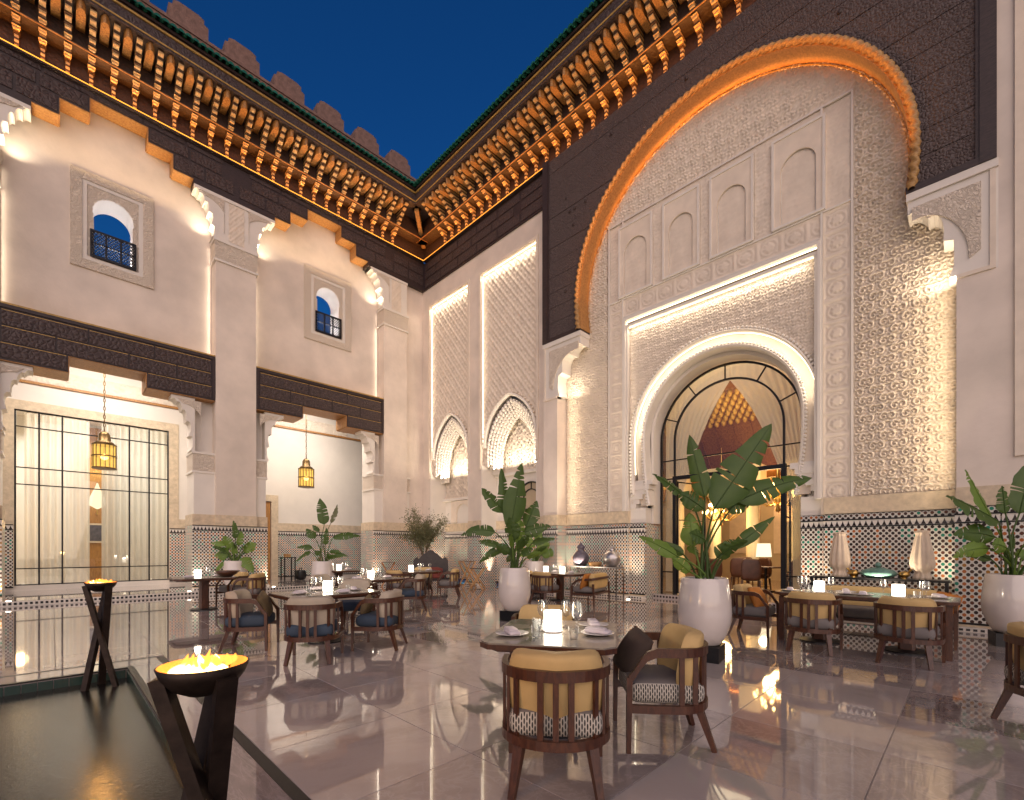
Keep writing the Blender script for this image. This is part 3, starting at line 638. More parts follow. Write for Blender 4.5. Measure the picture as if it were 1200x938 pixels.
# ------------------------------------------------------------------ recessed panel wall with two tall niches
def pointed(c,a,zs,za,n=14):
    H=za-zs; R=(a*a+H*H)/(2*a); out=[]
    th=math.asin(min(1,H/R))
    for i in range(n+1):
        t=th*i/n; out.append((c+a-R+R*math.cos(t),zs+R*math.sin(t),math.cos(t),math.sin(t)))
    L=[(2*c-u,v,-nu,nv) for u,v,nu,nv in out[::-1]][1:]
    return out+L
pw=thing('niche_wall','cream wall between corner and great portal with two tall carved niches','wall',(XR,13,0),absolute=True); mp=RW(XR)
PAN=[(13.68,16.20,'small'),(10.15,12.93,'window')]
b=MB(); rect(b,mp,9.5,10.15,2.12,11.62,-.3,0); rect(b,mp,12.93,13.68,2.12,11.62,-.3,0); rect(b,mp,16.20,17.2,2.12,11.62,-.3,0); rect(b,mp,9.5,17.2,11.62,12.6,-.3,0); b.build('plaster','plaster',pw)
for u0,u1,kd in PAN:
    c=(u0+u1)/2; a=(u1-u0)/2-.03; zs,za=5.15,6.82
    P=pointed(c,a-.10,zs,za)
    b=MB(); arch_plate(b,mp,u0,u1,4.45,11.62,[(c+a-.10,4.45)]+[(p[0],p[1]) for p in P]+[(c-a+.10,4.45)],-.30,-.16); o=b.build('panel_plate','stucco',pw)
    H=za-zs; a2=a-.10; R=(a2*a2+H*H)/(2*a2)
    def keep(U,V): return (V>zs)&~((np.hypot(np.abs(U-c)+R-a2,V-zs)<R)&(V<za+.02)) 
    relief('carved_panel',mp,u0+.01,u1-.01,zs-.6,11.60,.033,lambda U,V:hf_sebka(U,V,.36,.46),-.158,.06,pw,lambda U,V:np.where(V>zs,keep(U,V),np.abs(U-c)>a2))
    q=MB(); q.sweep(P,[(0,-.30),(.07,-.30),(.09,-.06),(.05,-.02),(0,-.06)],mp); q.build('arch_moulding','white_plaster',pw)
    q=MB()
    for p in P[::1]: q.ball(mp(p[0]+p[2]*.13,p[1]+p[3]*.13,-.08),.04,6,4)
    q.build('beading','stucco',pw,True,'stuff')
    q=MB(); s=.10; z0=4.35
    rect(q,mp,u0-s,u0-.002,z0,11.72,0,.035); rect(q,mp,u1+.002,u1+s,z0,11.72,0,.035); rect(q,mp,u0-.002,u1+.002,11.625,11.72,0,.035); q.build('panel_frame','stucco',pw)
    # led line in the top and far side of the recess
    q=MB(); rect(q,mp,u0+.05,u1-.05,11.59,11.612,-.10,-.08); rect(q,mp,u1-.022,u1-.005,5.2,11.57,-.10,-.085); q.build('light_strip','led_white',pw)
    line('panel_wash',mp(u0+.1,11.56,-.0),mp(u1-.1,11.56,-.0),(.10,0,-1),24,SOFT); line('panel_wash',mp(u1-.04,7,.0),mp(u1-.04,11.5,.0),(.2,-1,0),4.5,SOFT)
    # muqarnas: tiers of little cells following the pointed arch, stepping back into the niche
    q=MB()
    for k_ in range(6):
        nn=15+(k_%2); Pk=pointed(c,a-.12-.075*k_,zs-.3-.035*k_,za-.17-.09*k_,nn)
        pts=[(p[0],p[1]) for p in Pk]; zz=zs-.3-.035*k_
        for m_ in range(4): pts=[(pts[0][0],zz-.115*(m_+1))]+pts+[(pts[-1][0],zz-.115*(m_+1))] if m_<3-k_%2 else pts
        for x,z in pts: q.ball(mp(x,z,-.20-.075*k_),.066,7,5,(1,1,1.35))
    q.build('muqarnas','white_plaster',pw,True,'stuff')
    b=MB(); 
    P2=pointed(c,a-.50,zs-.5,za-.62); arch_plate(b,mp,u0,u1,4.2,7.0,[(c+a-.5,4.2)]+[(p[0],p[1]) for p in P2]+[(c-a+.5,4.2)],-.62,-.55); b.build('muqarnas_back','white_plaster',pw)
    rect(MB(),mp,u0-.02,u1+.02,.1,7.2,-.95,-.80).build('niche_back','white_plaster',pw)
    b=MB(); rect(b,mp,u1-.012,u1+.14,2.12,7.2,-.81,-.302); rect(b,mp,u1-.03,u1+.0,2.12,4.5,-.30,-.001); rect(b,mp,u0-.14,u0+.012,2.12,7.2,-.81,-.302);rect(b,mp,u0,u0+.03,2.12,4.5,-.30,-.001); b.build('reveal','white_plaster',pw)
    zl=3.42 if kd=='small' else 4.12
    relief('carved_niche',mp,u0+.05,u1-.05,zl+.1,6.9,.04,lambda U,V:hf_sebka(U,V,.26,.26),-.80,.05,pw)
    rect(MB(),mp,u0+.013,u1-.013,zl,zl+.10,-.8,-.66).build('ledge','white_plaster',pw)
    line('niche_light',mp(u0+.35,4.35,-.36),mp(u1-.35,4.35,-.36),Vector(mp(0,1,.12))-Vector(mp(0,0,0)),75,SOFT,.04)
    for s in(-1,1):
        lamp('SPOT','niche_uplight',mp(c+s*(a-.16),.25,-.40),300,SOFT,.05,(0,s*.10,1),R_(50),.8)
    rect(MB(),mp,u0+.013,u1-.013,2.13,2.45,-.8,-.765).build('stone_course','stone_band',pw)
    dado(pw,'R',XR+.80,u0,u1,.0,2.0,False)
    lamp('SPOT','niche_wash',mp(c,.15,.35),150,SOFT,.05,(.35,0,1),R_(80),.9)
    if kd=='small':
        q=MB(); A=[(c+.42,2.5)]+[(c+.42*math.cos(t),2.85+.42*math.sin(t)) for t in [PI*i/14 for i in range(15)]]+[(c-.42,2.5)]
        arch_plate(q,mp,c-.75,c+.75,2.5,zl-.02,A,-.8,-.72); q.build('blind_arch','stucco',pw)
    else:
        wn=thing('arched_window','small black arched steel window in the niche behind the big plant','window',(XR+.79,c-.5,2.5),absolute=True)
        cc=c-.45
        q=MB(); q.sweep(apath(cc,3.15,.60,2.46,16),[(0,-.80),(.05,-.80),(.05,-.72),(0,-.72)],mp); q.sweep(apath(cc,3.15,.36,2.46,16),[(0,-.80),(.03,-.80),(.03,-.73),(0,-.73)],mp)
        for a_ in(0,45,90,135,180): 
            cs,sn=math.cos(R_(a_)),math.sin(R_(a_)); q.bar(mp(cc+.37*cs,3.15+.37*sn,-.76),mp(cc+.62*cs,3.15+.62*sn,-.76),.03)
        rect(q,mp,cc-.6,cc+.6,2.8,2.83,-.79,-.73); rect(q,mp,cc-.6,cc+.6,2.46,2.5,-.79,-.73); q.build('glazing_bar','black_metal',wn)
        q=MB(); q.prism([(p[0],p[1]) for p in apath(cc,3.15,.60,2.46,16)],-.79,-.775,mp); q.build('pane','lounge_wall',wn)
for u0,u1 in((9.6,10.15),(12.93,13.68),(16.20,16.62)):
    rect(MB(),mp,u0,u1,2.12,2.45,-.3,.025).build('stone_course','stone_band',pw)
    dado(pw,'R',XR,u0,u1,0,2.0); rect(MB(),mp,u0,u1,.0,2.11,-.79,-.002).build('pilaster_core','zellij',pw)
# ------------------------------------------------------------------ great portal
XP,XN=11.05,11.52; CY=4.5; RA=3.73; ZS=8.75
po=thing('arched_portal','great carved portal under a giant rope edged cedar arch','portal',(XP,CY,0),absolute=True); mp=RW(XP)
def arch_edge(z):     # half width of the wooden opening at height z
    if z>=ZS: return math.sqrt(max(0,RA*RA-(z-ZS)**2))
    return RA-.06*((ZS-z)/.9)**2
z=7.86; zt=13.60; rows=[7.98]+[7.98+.468*i for i in range(1,13)]; rows[-1]=13.56
for za,zb in zip(rows[:-1],rows[1:]):
    for s in(-1,1):
        out=4.93 if s>0 else 4.60
        pe=[(CY+s*arch_edge(za+(zb-.012-za)*i/8),za+(zb-.012-za)*i/8) for i in range(9)]
        if za>ZS+RA: pe=[(CY,za),(CY,zb-.012)]
        elif zb>ZS+RA: pe=[p for p in pe]+([(CY,ZS+RA)] if False else [])
        poly=[(CY+s*out,za),(CY+s*out,zb-.012)]+pe[::-1]
        j=rng.uniform(-.006,.006)
        MB().prism(poly if s>0 else poly[::-1],-.10,.012+j,mp).build('plank','portal_cedar',po)
b=MB(); A=[(CY+RA*math.cos(t),ZS+RA*math.sin(t)) for t in [PI*i/40 for i in range(41)]]
arch_plate(b,mp,CY-4.6,CY+4.93,7.9,13.6,[(CY+arch_edge(7.9)-.0,7.9)]+A+[(CY-arch_edge(7.9),7.9)],-.42,-.101); b.build('spandrel_back','dark_cedar',po)
for s,o_ in((1,4.93),(-1,4.60)):
    q=MB(); a,b_=sorted((CY+s*o_,CY+s*(o_+.20))); rect(q,mp,a,b_,7.86,13.6,-.42,.06); a,b_=sorted((CY+s*(o_-.05),CY+s*o_)); rect(q,mp,a,b_,7.98,13.6,-.1,.035); q.build('frame_post','dark_cedar',po)
    q=MB(); a,b_=sorted((CY+s*(arch_edge(7.9)-.02),CY+s*o_)); rect(q,mp,a,b_,7.86,7.975,-.42,.05); q.build('frame_rail','dark_cedar',po)
# decorative bosses on the boards
q=MB()
for i in range(46):
    u=CY+rng.choice((-1,1))*rng.uniform(.3,4.4); v=8.2+.468*rng.randrange(0,11)+.1
    if v-ZS>0 and math.hypot(u-CY,v-ZS)<RA+.35: continue
    if v<=ZS and abs(u-CY)<RA+.3: continue
    q.ball(mp(u,v,.02),.05,6,4,(.5,1,1))
q.build('boss','dark_cedar',po,True,'stuff')
# arch soffit and rope
PA=[(u,v,nu,nv) for u,v,nu,nv in apath(CY,ZS,RA,7.9,64,.06,6)]
MB().sweep(PA,[(-.03,-.46),(.012,-.46),(.012,.03),(-.03,.03)],mp).build('arch_soffit','cedar',po,'auto')
rv=[];n_=10;cum=0
L=[]
for i in range(len(PA)-1):
    for k_ in range(12): t=k_/12; L.append(tuple(PA[i][j]*(1-t)+PA[i+1][j]*t for j in range(4)))
s_=0;
for i,(u,v,nu,nv) in enumerate(L):
    if i: s_+=math.hypot(u-L[i-1][0],v-L[i-1][1])
    for k_ in range(n_):
        ph=2*PI*k_/n_; r=.066*(1+.30*math.sin(2*ph*1.0+s_*2*PI/.17)); rv.append(mp(u+nu*(.058+r*math.cos(ph)),v+nv*(.058+r*math.cos(ph)),.045+r*math.sin(ph)))
MB().add(rv,[(i*n_+k_,i*n_+(k_+1)%n_,(i+1)*n_+(k_+1)%n_,(i+1)*n_+k_) for i in range(len(L)-1) for k_ in range(n_)]).build('rope_moulding','cedar_painted',po,True)
MB().sweep([p for p in PA],[(-.075,-.44),(-.06,-.44),(-.06,-.43),(-.075,-.43)],mp).build('inner_bead','gold_paint',po)
NS=26
for i in range(NS):
    t0,t1=PI*i/NS,PI*(i+1)/NS; tm=(t0+t1)/2; rr=RA-.10
    line('arch_glow',mp(CY+rr*math.cos(t0),ZS+rr*math.sin(t0),-.42),mp(CY+rr*math.cos(t1),ZS+rr*math.sin(t1),-.42),Vector(mp(math.cos(tm),math.sin(tm),.75))-Vector(mp(0,0,0)),.15+1.0*max(0,math.sin(tm))**2,ORANGE,.03)
    rr=RA-.12
    line('rope_glow',mp(CY+rr*math.cos(t0),ZS+rr*math.sin(t0),.22),mp(CY+rr*math.cos(t1),ZS+rr*math.sin(t1),.22),Vector(mp(math.cos(tm),math.sin(tm),-.35))-Vector(mp(0,0,0)),1.1,ORANGE,.03)
# pillars of the portal with lobed stucco corbels
for s in(1,-1):
    e0,e1=(CY+4.57,CY+5.13) if s>0 else (CY-4.32,CY-4.82)
    a,b_=sorted((e0,e1)); 
    rect(MB(),mp,a,b_,2.12,6.05,-.50,0).build('pillar','plaster',po)
    q=MB(); bracket(q,mp,e0+(-.0 if s>0 else .0),CY+s*3.68,7.72,6.12,-.45,.0,.25,3); B=q.build('corbel','white_plaster',po)
    rect(MB(),mp,a,b_,6.051,7.86,-.5,-.003).build('corbel_block','white_plaster',po)
    rect(MB(),mp,*sorted((e1,CY+s*3.66)),7.721,7.855,-.45,.04).build('corbel_cap','white_plaster',po)
    # carved field over the lobes
    i0,i1=sorted((CY+s*3.95,CY+s*4.55)); A=[]
    J=e0; T=CY+s*3.68; Lq=abs(T-J)
    sgn=-s
    arcp=[(J+sgn*Lq*(1-math.cos(t))-sgn*.0,6.12+1.35*math.sin(t)) for t in [PI/2*i/10 for i in range(11)]]
    poly=[(J-sgn*.30,6.35),(J-sgn*.30,7.58)]+[(T-sgn*.06,7.58)]+[(p[0]-sgn*.17*(1-i/13),min(7.5,p[1]+.10+.0*i)) for i,p in list(enumerate(arcp))[::-1]][:-2]
    poly=[(J-sgn*.30,6.45),(J-sgn*.30,7.58),(T-sgn*.06,7.58),(T-sgn*.06,7.34)]+[(J+sgn*(Lq*(1-math.cos(t))-.16),6.35+1.0*math.sin(t)) for t in [PI/2*(1-i/10)*.97 for i in range(0,11)]]
    MB().prism(poly if s<0 else poly[::-1],.0,.028,mp).build('corbel_carving','stucco_carved',B)
    q=MB(); u0_,u1_=sorted((e1+sgn*.02,J-sgn*.38)) ; 
    rect(q,mp,*sorted((e1+sgn*.03,e1+sgn*.10)),6.06,7.72,0,.02); rect(q,mp,*sorted((e1+sgn*.03,J)),6.055,6.12,-.2,.03); q.build('corbel_border','stucco',po)
    rect(MB(),mp,a-.01,b_+.01,2.12,2.45,-.5,.03).build('stone_course','stone_band',po)
    dado(po,'R',XP,a-.02,b_+.02,0,2.0); rect(MB(),mp,a,b_,0,2.11,-.5,-.002).build('pillar_core','zellij',po)
    inner=CY+s*4.2 if s>0 else CY-s*(-4.0)
    lamp('AREA','corbel_light',mp(CY+s*4.15,6.0,-.10),14,SOFT,.26,(-.2,-s*.15,1)); line('return_led',mp(CY+(4.5 if s>0 else -4.28),2.5,-.08),mp(CY+(4.5 if s>0 else -4.28),6.6,-.08),Vector(mp(-s,0,-.14))-Vector(mp(0,0,0)),36,(1,.80,.54),.03)
    lamp('SPOT','return_uplight',mp(CY+s*4.36 if s>0 else CY-4.16,.16,-.12),240,SOFT,.04,(.06,s*.04,1),R_(50),.8)
    lamp('SPOT','lace_uplight',mp(CY+s*3.3,.3,.75),800 if s>0 else 300,SOFT,.05,(.16,s*.10,1),R_(75),.9)
# wall right of the portal
rw=thing('side_wall','cream wall with a carved panel edge at the far right of the courtyard','wall',(XP,-1.2,0),absolute=True)
b=MB(); rect(b,mp,-4,-.302,2.12,15,-.5,-.004); b.build('plaster','plaster',rw); dado(rw,'R',XP,-3.5,-.36,0,2.0); rect(MB(),mp,-4,-.33,2.12,2.45,-.3,.025).build('stone_course','stone_band',rw); rect(MB(),mp,-4,-.33,0,2.11,-.5,-.002).build('base','zellij',rw)
q=MB(); rect_frame(q,mp,-2.4,-.50,2.9,12.6,.1,0,.04); q.build('panel_frame','stucco',rw); rect(MB(),mp,-2.3,-.6,3.0,12.5,0,.012).build('carved_panel','stone_band',rw)
# carved back of the portal
lw=thing('carved_wall','cream carved stucco wall filling the portal around the arched glass door','wall',(XN,CY,0),absolute=True); mp=RW(XN)
IN0,IN1,ZT=1.69,7.50,10.70
def inarch(U,V,m=.10):
    hw=np.where(V>ZS,np.sqrt(np.maximum(0,(RA+m)**2-(V-ZS)**2)),RA+m); hw=np.where(V<7.9,4.7,hw); return np.abs(U-CY)<hw
b=MB(); b.prism([(2.25,2.12),(2.25,7.93),(7.0,7.93),(7.0,2.12),(9.15,2.12),(9.15,7.9),(8.4,7.9)]+[(CY+(RA+.1)*math.cos(t),ZS+(RA+.1)*math.sin(t)) for t in [PI*i/30 for i in range(31)]]+[(.6,7.9),(.05,7.9),(.05,2.12)],-.4,-.004,mp); b.build('wall_core','stucco',lw)
relief('carved_lace',mp,.10,IN0-.03,2.48,8.3,.0155,lambda U,V:hf_scroll(U,V,.33,.37),-.01,.06,lw)
relief('carved_lace',mp,IN1+.03,9.1,2.48,8.3,.02,lambda U,V:hf_scroll(U,V,.33,.37),-.01,.06,lw)
for a,b_,st in((.55,IN0-.03,.0165),(IN1+.03,8.45,.022)): relief('carved_lace',mp,a,b_,8.3,12.4,st,lambda U,V:hf_scroll(U,V,.33,.37),-.01,.06,lw,inarch)
relief('carved_lace',mp,IN0-.03,IN1+.03,ZT+.04,12.6,.02,lambda U,V:hf_fine(U,V,.15),-.01,.06,lw,inarch)
for a,b_ in((IN0+.05,2.21),(7.04,IN1-.05)): relief('rosette_strip',mp,a,b_,2.48,8.5,.021,lambda U,V,a=a,w_=b_-a:hf_rosette(U-a,V,w_),0,.022,lw)
for a,b_ in((IN0+.05,2.17),(7.13,IN1-.05)): relief('rosette_strip',mp,a,b_,8.52,ZT-.03,.026,lambda U,V:hf_fine(U,V,.16),0,.02,lw)
relief('rosette_band',mp,2.22,7.03,7.98,8.48,.026,lambda U,V:hf_rosette(U,V-7.98,.5),0,.022,lw)
q=MB()
for a in(IN0,IN1-.04,2.215,7.0): rect(q,mp,a,a+.04,2.46,ZT,0,.045)
rect(q,mp,IN0,IN1,ZT,ZT+.04,0,.05); rect(q,mp,IN0,IN1,8.485,8.52,0,.043); rect(q,mp,2.25,7.0,7.94,7.975,0,.05); q.build('moulding','white_plaster',lw)
for a,b_ in((2.20,3.14),(3.60,4.52),(4.86,5.76),(6.14,7.10)):
    c=(a+b_)/2; rect(MB(),mp,a,b_,8.54,10.50,.002,.006).build('blind_back','white_plaster',lw)
    relief('carved_panel',mp,a+.16,b_-.16,8.56,10.2,.04,lambda U,V:hf_fine(U,V,.2),.008,.02,lw,lambda U,V,c=c,w_=(b_-a)/2-.15:np.hypot(U-c,np.maximum(V-9.72,0))<w_)
    B=MB(); ar=(b_-a)/2-.13; arch_plate(B,mp,a,b_,8.54,10.50,[(c+ar,8.54)]+[(c+ar*math.cos(t)*(1+.0),9.72+ar*1.05*math.sin(t)) for t in [PI*i/16 for i in range(17)]]+[(c-ar,8.54)],.007,.062); o=B.build('blind_arch','stucco',lw)
    B=MB(); rect_frame(B,mp,a-.04,b_+.04,8.53,10.54,.05,.005,.085); B.build('arch_frame','white_plaster',o)
for a,b_ in((3.19,3.55),(4.57,4.81),(5.81,6.09)): relief('rosette_strip',mp,a,b_,8.53,ZT-.05,.028,lambda U,V:hf_fine(U,V,.17),0,.03,lw)
relief('rosette_strip',mp,2.2,7.1,10.56,ZT,.03,lambda U,V:hf_fine(U,V,.17),0,.02,lw)
# led framed door field
q=MB()
rect(q,mp,2.25,2.31,2.46,7.93,-.14,.06); rect(q,mp,6.94,7.0,2.46,7.93,-.14,.06); rect(q,mp,2.311,6.939,7.86,7.93,-.14,.06)
rect(q,mp,2.311,2.37,2.46,7.74,-.14,.015); rect(q,mp,6.88,6.939,2.46,7.74,-.14,.015); rect(q,mp,2.371,6.879,7.68,7.745,-.14,.015); q.build('door_frame_moulding','white_plaster',lw)
q=MB(); rect(q,mp,2.33,6.92,7.805,7.83,-.02,.0); rect(q,mp,6.91,6.925,2.7,7.78,-.02,-.0); rect(q,mp,2.40,6.86,7.652,7.668,-.06,-.04); q.build('light_strip','led_white',lw)
line('door_field_wash',mp(2.5,7.62,.03),mp(6.8,7.62,.03),(.12,0,-1),30,SOFT); line('door_field_wash',mp(6.85,3,.03),mp(6.85,7.5,.03),(.2,-1,0),4.5,SOFT)
DC,DZ=4.52,4.45; PO=apath(DC,DZ,2.22,2.9,44,.04,8); PI_=apath(DC,DZ,1.90,2.6,44,.16,8)
b=MB(); arch_plate(b,mp,2.37,6.88,2.12,7.69,[(p[0],p[1]) for p in [(DC+2.18,2.12,0,0)]+PO+[(DC-2.18,2.12,0,0)]],-.4,-.13); b.build('field_plate','stucco',lw)
relief('carved_field',mp,2.38,6.87,2.6,7.68,.018,lambda U,V:hf_fine(U,V,.125),-.128,.045,lw,lambda U,V:(V<DZ)*(np.abs(U-DC)>2.24)|(V>=DZ)*(np.hypot(U-DC,V-DZ)>2.24))
# arch rings: plain band between two beaded edges
MB().sweep(PO,[(.0,-.25),(.05,-.25),(.06,-.04),(.03,.0),(0,-.04)],mp).build('outer_ring','white_plaster',lw)
MB().sweep(PI_,[(.05,-.40),(.27,-.40),(.30,-.19),(.05,-.17)],mp).build('ring_band','stucco',lw)
MB().sweep(PI_,[(-.01,-.42),(.05,-.42),(.06,-.10),(.03,-.07),(-.01,-.10)],mp).build('inner_ring','white_plaster',lw)
q=MB()
def walk(P,step):
    out=[];d=0
    for a,b_ in zip(P[:-1],P[1:]):
        l=math.hypot(b_[0]-a[0],b_[1]-a[1])
        while d<l: t=d/l; out.append(tuple(a[i]*(1-t)+b_[i]*t for i in range(4))); d+=step
        d-=l
    return out
for p in walk(PO,.095): q.ball(mp(p[0]+p[2]*.09,p[1]+p[3]*.09,-.06),.042,6,4)
for p in walk(PI_,.085): q.ball(mp(p[0]+p[2]*.07,p[1]+p[3]*.07,-.10),.038,6,4)
q.build('beading','white_plaster',lw,True,'stuff')
MB().sweep([p for p in PO if p[1]>3.3],[(-.018,-.16),(-.003,-.16),(-.003,-.14),(-.018,-.14)],mp).build('light_strip','led_white',lw)
for i in range(16):
    t0,t1=PI*i/16,PI*(i+1)/16; tm=(t0+t1)/2
    line('ring_glow',mp(DC+2.17*math.cos(t0),DZ+2.17*math.sin(t0),-.03),mp(DC+2.17*math.cos(t1),DZ+2.17*math.sin(t1),-.03),Vector(mp(-math.cos(tm),-math.sin(tm),-.25))-Vector(mp(0,0,0)),1.5,SOFT,.03)
# stepped corbels under the ring and the jambs
for s in(1,-1):
    q=MB()
    for k_ in range(6):
        z1=3.30-.13*k_; u_in=DC+s*(1.66+.10*k_); u_out=DC+s*2.33
        if k_<6: rect(q,mp,*sorted((u_in,u_out)),z1-.128,z1,-.42,-.10+.02*(k_%2))
    q.build('corbel_steps','white_plaster',lw)
    rect(MB(),mp,*sorted((DC+s*1.87,DC+s*2.34)),2.12,2.53,-.42,-.12).build('jamb','white_plaster',lw)
    rect(MB(),mp,*sorted((DC+s*1.96,DC+s*2.34)),2.531,3.25,-.42,-.30).build('jamb_recess','white_plaster',lw)
    b=MB(); rect(b,mp,*sorted((DC+s*1.87,DC+s*2.02)),0,6.9,-1.0,-.43); b.build('door_reveal','white_plaster',lw)
    dado(lw,'R',XN+.12,*sorted((DC+s*1.88,DC+s*2.36)),0,2.0); rect(MB(),mp,*sorted((DC+s*1.865,DC+s*2.34)),.0,2.11,-.9,-.125).build('jamb_core','zellij',lw)
    lamp('SPOT','jamb_uplight',(XN-.38,DC+s*2.12,.05),210,SOFT,.04,(.20,0,1),R_(55),.8)
    MB().lathe([(.0,0),(.045,0),(.045,.012)],12,(XN-.38,DC+s*2.12,.001)).build('floor_uplight','downlight',lw)
b=MB(); arch_plate(b,RW(XN+.43),2.0,7.05,2.1,7.2,[(p[0],p[1]) for p in apath(DC,DZ,1.80,2.1,36)],-.55,-.0); b.build('door_arch_core','white_plaster',lw)
for a,b_ in((.2,2.20),(6.86,9.05)):
    rect(MB(),mp,a,b_,2.12,2.46,-.3,.03).build('stone_course','stone_band',lw); dado(lw,'R',XN,a,b_,0,2.0); rect(MB(),mp,a,b_,0,2.11,-.4,-.002).build('wall_base','zellij',lw)
# ------------------------------------------------------------------ arched glass door
XD=12.35; mp=RW(XD)
ad=thing('arched_door','tall black steel arched glass door under the carved portal','door',(XD,DC,.1),absolute=True)
ZDs=4.42; RO=1.78; RI=1.36; ZTR=3.32
q=MB(); q.sweep(apath(DC,ZDs,RO-.05,.1,32),[(0,-.03),(.05,-.03),(.05,.03),(0,.03)],mp); q.build('outer_arch','black_metal',ad)
q=MB(); q.sweep(apath(DC,ZDs,RI,ZTR,32),[(-.02,-.03),(.025,-.03),(.025,.03),(-.02,.03)],mp); q.build('inner_arch','black_metal',ad)
for a in(22,56,90,124,158):
    cs,sn=math.cos(R_(a)),math.sin(R_(a)); MB().bar(mp(DC+(RI+.025)*cs,ZDs+(RI+.025)*sn,0),mp(DC+(RO-.05)*cs,ZDs+(RO-.05)*sn,0),.032).build('radial_bar','black_metal',ad)
for u in(DC-RI,DC+RI): rect(MB(),mp,u-.05,u+.05,.12,ZTR,-.045,.045).build('post','black_metal',ad)
rect(MB(),mp,DC-RI-.05,DC+RI+.05,ZTR,ZTR+.10,-.05,.05).build('transom','black_metal',ad)
rect(MB(),mp,DC-RO+.05,DC+RO-.05,3.86,3.89,-.02,.02).build('glazing_bar','black_metal',ad)
for s in(-1,1):
    for z in(.72,ZTR+.02): rect(MB(),mp,*sorted((DC+s*(RI+.051),DC+s*(RO-.05))),z,z+.035,-.02,.02).build('glazing_bar','black_metal',ad)
    rect(MB(),mp,*sorted((DC+s*(RI+.05),DC+s*(RO-.05))),.12,ZTR,-.005,.005).build('pane','pane_glass',ad)
q=MB(); q.prism([(p[0],p[1]) for p in apath(DC,ZDs,RO-.05,ZTR+.1,24)],-.005,.005,mp); q.build('pane','pane_glass',ad)
# door leaves: left one folded in, right one standing ajar
for s,an in((1,R_(78)),(-1,R_(84))):
    L_=1.25; hx,hy=XD+.05,DC+s*(RI-.06); q=MB()
    ex,ey=hx+L_*math.sin(an),hy-s*L_*math.cos(an)
    for t in(0,1): q.bar((hx+(ex-hx)*t,hy+(ey-hy)*t,.14),(hx+(ex-hx)*t,hy+(ey-hy)*t,3.28),.04)
    for z in(.16,.8,2.2,3.26): q.bar((hx,hy,z),(ex,ey,z),.03)
    q.build('door_leaf','black_metal',ad)
MB().box(XD-.35,XD+.25,DC-1.85,DC+1.85,.0,.12).build('threshold','marble',ad)
q=MB()
for i in range(40): q.box(XD-.356,XD-.351,DC-1.82+i*.092,DC-1.82+i*.092+.05,.03,.085)
q.build('threshold_tile','merlon_tile',ad,kind='stuff')
# ------------------------------------------------------------------ lounge beyond the door
lf=MB().box(XD+.25,23,-3,15,.0,.118).build('lounge_floor','lounge_floor',None,kind='structure')
lg=thing('lounge','warm lit lounge room behind the arched glass door','room',(17,5,.1),absolute=True)
MB().box(20.5,20.7,-3,15,.1,8).box(XD+.3,20.5,-3.2,-3,.1,8).box(XD+.3,20.5,13,13.2,.1,8).build('wall','lounge_wall',lg)
for i in range(9): MB().box(20.44,20.499,-2.4+i*1.7,-1.2+i*1.7,1.2,3.4).build('wall_panel','carved_white',lg)
MB().box(XD+.05,XD+.28,-3,2.2,.1,7.5).box(XD+.05,XD+.28,6.9,13,.1,7.5).build('front_wall','lounge_wall',lg); MB().box(20.40,20.499,-3,13,3.9,4.15).build('cornice','cedar',lg)
# pitched cedar ceiling with a gilt honeycomb ridge
cm=MB()
for x0,x1,z0,z1 in((XD+.35,14.9,4.6,6.7),): pass
MB().add([(XD+.4,-3,4.3),(XD+.4,13,4.3),(15.6,13,7.0),(15.6,-3,7.0),(17.6,-3,7.31),(17.6,13,7.31),(20.5,13,4.3),(20.5,-3,4.3)],[(4,5,6,7)]).build('ceiling_slope','lounge_ceiling',lg)
for i in range(22): MB().bar((18.62,-2+i*.66,6.22),(20.5,-2+i*.66,4.27),.05,.05).build('rafter','lounge_ceiling',lg)
q=MB()
for i in range(44):
    for j in range(7):
        t=.03+.047*j; q.ball((17.6+2.9*t,-1.5+i*.26+.13*(j%2),7.26-3.0*t),.10,6,4,(1,1,1.7))
q.build('honeycomb','gold_paint',lg,True,'stuff')
for za,zb,m_ in((3.55,3.62,'gold_paint'),(4.16,4.24,'gold_paint')): MB().box(20.36,20.44,-3,13,za,zb).build('gilt_rail',m_,lg)
q=MB()
for i in range(40): q.box(20.33,20.40,-2.4+i*.36,-2.18+i*.36,3.66,4.12)
q.build('frieze_block','cedar_painted',lg,kind='stuff')
line('frieze_wash',(20.2,-2,4.6),(20.2,11,4.6),(1,0,-.6),300,(1,.60,.22),.05); line('honeycomb_led',(17.2,-1,6.3),(17.2,10,6.3),(.6,0,.8),110,(1,.70,.30),.05)
MB().box(XD+.3,17.7,-3,13,7.3,7.5).build('ceiling_flat','lounge_ceiling',lg)
for y in(5.62,4.15,6.95,8.4):
    c=thing('column','cream classical column in the lounge behind the arched door','column',(18.0,y,.118),group='cream columns inside the lounge')
    MB().lathe([(.30,0),(.30,.12),(.24,.2),(.22,.3),(.215,1.6),(.20,3.0),(.24,3.1),(.21,3.15),(.30,3.3),(.34,3.42),(.34,3.5)],18).build('shaft','column_cream',c,True); MB().box(-.36,.36,-.36,.36,3.5,4.3).build('block','column_cream',c)
